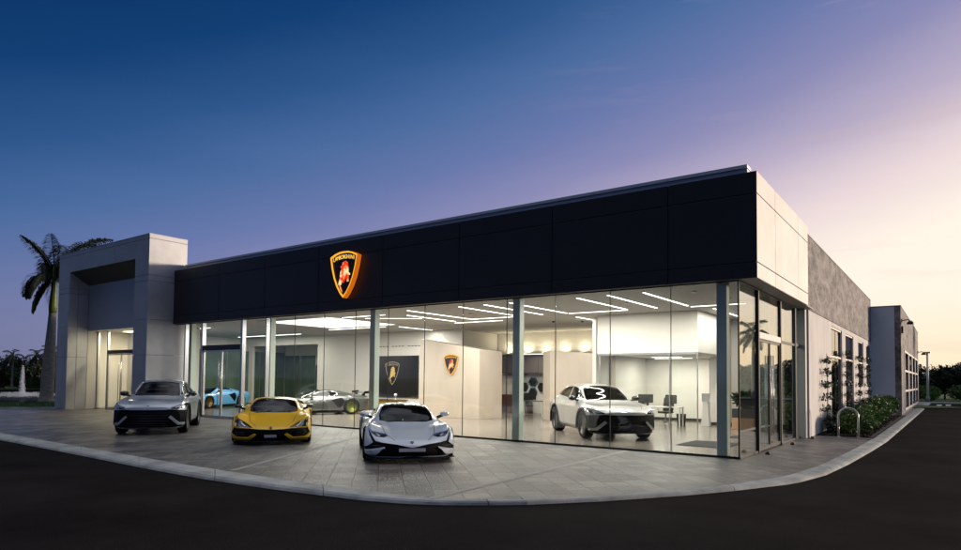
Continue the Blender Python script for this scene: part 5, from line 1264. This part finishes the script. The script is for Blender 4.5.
for i in range(20):
    put(3, (-8 + 2.2 * i + r_.uniform(-.5, .5), 80.5 + r_.uniform(-1.2, 1.2), -.3), r_.uniform(.38, .5), r_.uniform(0, 6), 'low green bush along the kerb at the far end of the road', 'bushes at the road end')
# far lake shore
flat('far_bank', [gp(-110, 69.5), gp(90, 69.5), gp(90, 200), gp(-110, 200)], -.45, grassm)
for i in range(20):
    p = gp(-48 + i * 2.2, 73 + r_.uniform(0, 6)); az_ = math.degrees(math.atan2(p[0], p[1]))
    put([0, 2, 3, 0, 2][i % 5], (p[0], p[1], -.5), r_.uniform(.75, 1.0), r_.uniform(0, 6), 'black silhouetted tree on the far shore of the lake', 'trees on the far lake shore')
for i in range(18):
    p = gp(-46 + i * 2.2, 72 + r_.uniform(0, 5))
    put([3, 2][i % 2], (p[0], p[1], -.9), r_.uniform(.62, .8), r_.uniform(0, 6), 'dark rounded bush at the water edge on the far shore of the lake', 'bushes on the far lake shore', zs=.6)
pl = None
for i, (a, h) in enumerate([(-32.7, 5.2), (-29.6, 5.0), (-27.3, 5.5), (-25.8, 5.4), (-22.6, 5.6), (-19.5, 5.0)]):
    p = gp(a, 74)
    if pl is None: pl = palm((p[0], p[1], -.45), h, 'small palm silhouetted over the far shore of the lake', 9, .16, 11, 1.9, 'palms on the far lake shore', crownshaft=.8, wd=.5, detail=12); o = pl
    else: o = copy_tree(pl); o.location = (p[0], p[1], -.45); o.scale = (h / 4.9,) * 3; o.rotation_euler = (0, 0, i * 1.3)
# fountain in the lake
fp = Vector((-.949, .316, 0)).normalized() * 84
mist = bpy.data.materials.new('fountain_spray'); nt_, N_, L_2 = nodes_of(mist); N_['Principled BSDF'].inputs['Base Color'].default_value = (.75, .8, .9, 1); N_['Principled BSDF'].inputs['Roughness'].default_value = .6; N_['Principled BSDF'].inputs['Alpha'].default_value = .2
mb = MB(); rr_ = random.Random(5)
def drop(p, s_): mb.add([p + Vector((0, 0, s_ * 1.8)), p + Vector((s_, 0, 0)), p + Vector((-s_ * .5, s_ * .87, 0)), p + Vector((-s_ * .5, -s_ * .87, 0))], [(0, 1, 2), (0, 2, 3), (0, 3, 1), (1, 3, 2)])
for k in range(2600):
    t_ = rr_.random(); z = 3.3 * (1 - t_ * t_); rad = .07 + .30 * t_; a = rr_.uniform(0, 6.28); q = rr_.random() ** .5; drop(Vector((rad * q * math.cos(a), rad * q * math.sin(a), z * rr_.uniform(.1, 1))), .035)
for k in range(2600):
    a = rr_.uniform(0, 6.28); t_ = rr_.random(); x = 4.4 * t_; z = .42 * (1 - (2 * t_ - .75) ** 2 / 1.6) * rr_.random(); drop(Vector((x * math.cos(a) + rr_.gauss(0, .1), x * math.sin(a) + rr_.gauss(0, .1), max(z, 0.0))), .045)
fo = mb.build('fountain', mist, label='white fountain jet and spray out on the dark lake', cat='fountain'); fo.location = (fp.x, fp.y, -.6)
# grass blades on the bank
mb = MB(); rr_ = random.Random(8)
for k in range(11000):
    x, y = gp(rr_.uniform(-14, 5), .3 + 6 * rr_.random()); h = rr_.uniform(.04, .11); a = rr_.uniform(0, 6.28); dx, dy = .012 * math.cos(a), .012 * math.sin(a)
    mb.add([(x - dx, y - dy, .055), (x + dx, y + dy, .055), (x + rr_.gauss(0, .03), y + rr_.gauss(0, .03), .06 + h)], [(0, 1, 2)])
mb.build('grass_blades', grassm, label='short green grass on the bank between the drive and the lake', cat='grass', kind='stuff')
# bark chips in the bed
mb = MB()
for k in range(3500):
    y = 23.98 + 17.5 * rr_.random() ** 1.6; x = rr_.uniform(-3.58, -2.12); p = Vector((x, y, .03)); v = rv(rr_) * .035; u_ = rv(rr_).cross(v).normalized() * .014
    mb.add([p - v - u_, p + v - u_, p + v + u_, p - v + u_], [(0, 1, 2, 3)])
mb.build('bark_chips', pbr('bark_chip', (.04, .026, .018), .9, noise=(15, .5)), label='dark bark chips covering the planting bed by the grey wing', cat='mulch', kind='stuff')
# bike rack, lamp pole, stops
a, b = Vector((-2.94, 23.62, 0)), Vector((-2.40, 23.80, 0)); pth = [a, a + Vector((0, 0, .66))]; mid = (a + b) / 2; hv = (b - a) / 2
for k in range(13): an = math.pi * (1 - k / 12); pth.append(mid + hv * math.cos(an) + Vector((0, 0, .66 + .28 * math.sin(an))))
pth += [b + Vector((0, 0, .66)), b]
br = MB().tube([tuple(p) for p in pth], .03, None, 12).build('bike_rack', pbr('rack_steel', (.6, .6, .58), .35, .4), label='pale steel hoop bicycle rack standing at the end of the forecourt', cat='bike rack')
mb = MB(); [mb.lathe([(.07, 0), (.07, .012), (.035, .016)], Matrix.Translation((p.x, p.y, .001)), 14) for p in (a, b)]; mb.build('foot_plate', alu, br)
lp = empty('light_pole', (-1.75, 74.65, -.02), 0, 'pale light pole at the far end of the road', 'light pole')
MB().tube([(0, 0, 0), (0, 0, 4.7)], [.11, .08], None, 12).build('pole', pbr('pole_white', (.75, .75, .74), .45), lp); MB().lathe([(.17, 0), (.17, .5), (.12, .55)], Matrix.Identity(4), 12).build('base', concrete_k, lp)
MB().box(-.28, .28, -.14, .14, 4.66, 4.8).build('lamp_head', alu, lp, bevel=.02)
for i, (x, y, lb) in enumerate([(-3.60, 16.75, 'small dark red door stop nearest the glass corner'), (-3.60, 19.8, 'small dark red door stop in the middle of the side entrance'), (-3.5, 22.35, 'small red brown door stop at the foot of the grey wing')]):
    MB().lathe([(.06, 0), (.06, .03), (.045, .06), (.01, .075)], Matrix.Translation((x, y, .001)), 16).build('door_stop', pbr('stop_red', (.08, .02, .012), .5), label=lb, cat='door stop')
# indoor planter seen through the corner
pt = empty('potted_plant', (-5.9, 24.6, .012), 0, 'leafy green plant in a tan box planter inside the entry', 'potted plant')
MB().box(-.55, .55, -.22, .22, 0, .42).build('planter', pbr('planter_tan', (.42, .24, .15), .5), pt, bevel=.01); MB().box(-.55, .55, -.22, .22, .421, .75).build('planter_band', pbr('planter_dark', (.03, .03, .03), .5), pt, bevel=.01)
crown_mesh(.5, .3, .38, 1.05, 700, .17, 77, 8, hollow=.3).build('foliage', leafd, pt)
# pale strips across the forecourt, the first a joint between the stamped fields
band = pbr('pale_band', (.36, .335, .30), .7, noise=(3, .2))
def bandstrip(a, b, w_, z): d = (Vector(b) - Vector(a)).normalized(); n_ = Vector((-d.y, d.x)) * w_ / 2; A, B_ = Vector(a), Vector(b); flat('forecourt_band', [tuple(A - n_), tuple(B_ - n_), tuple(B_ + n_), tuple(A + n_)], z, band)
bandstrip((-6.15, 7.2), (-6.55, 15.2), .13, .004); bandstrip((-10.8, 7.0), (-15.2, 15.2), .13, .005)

for x0_, y0_ in ((-.95, 64.5), (-.35, 65.5)):
    flat('road_marking', [(x0_, y0_), (x0_ + .35, y0_ + .2), (x0_ + .35, y0_ + 3.2), (x0_, y0_ + 3.0)], -.046, pbr('road_paint', (.75, .74, .7), .7))
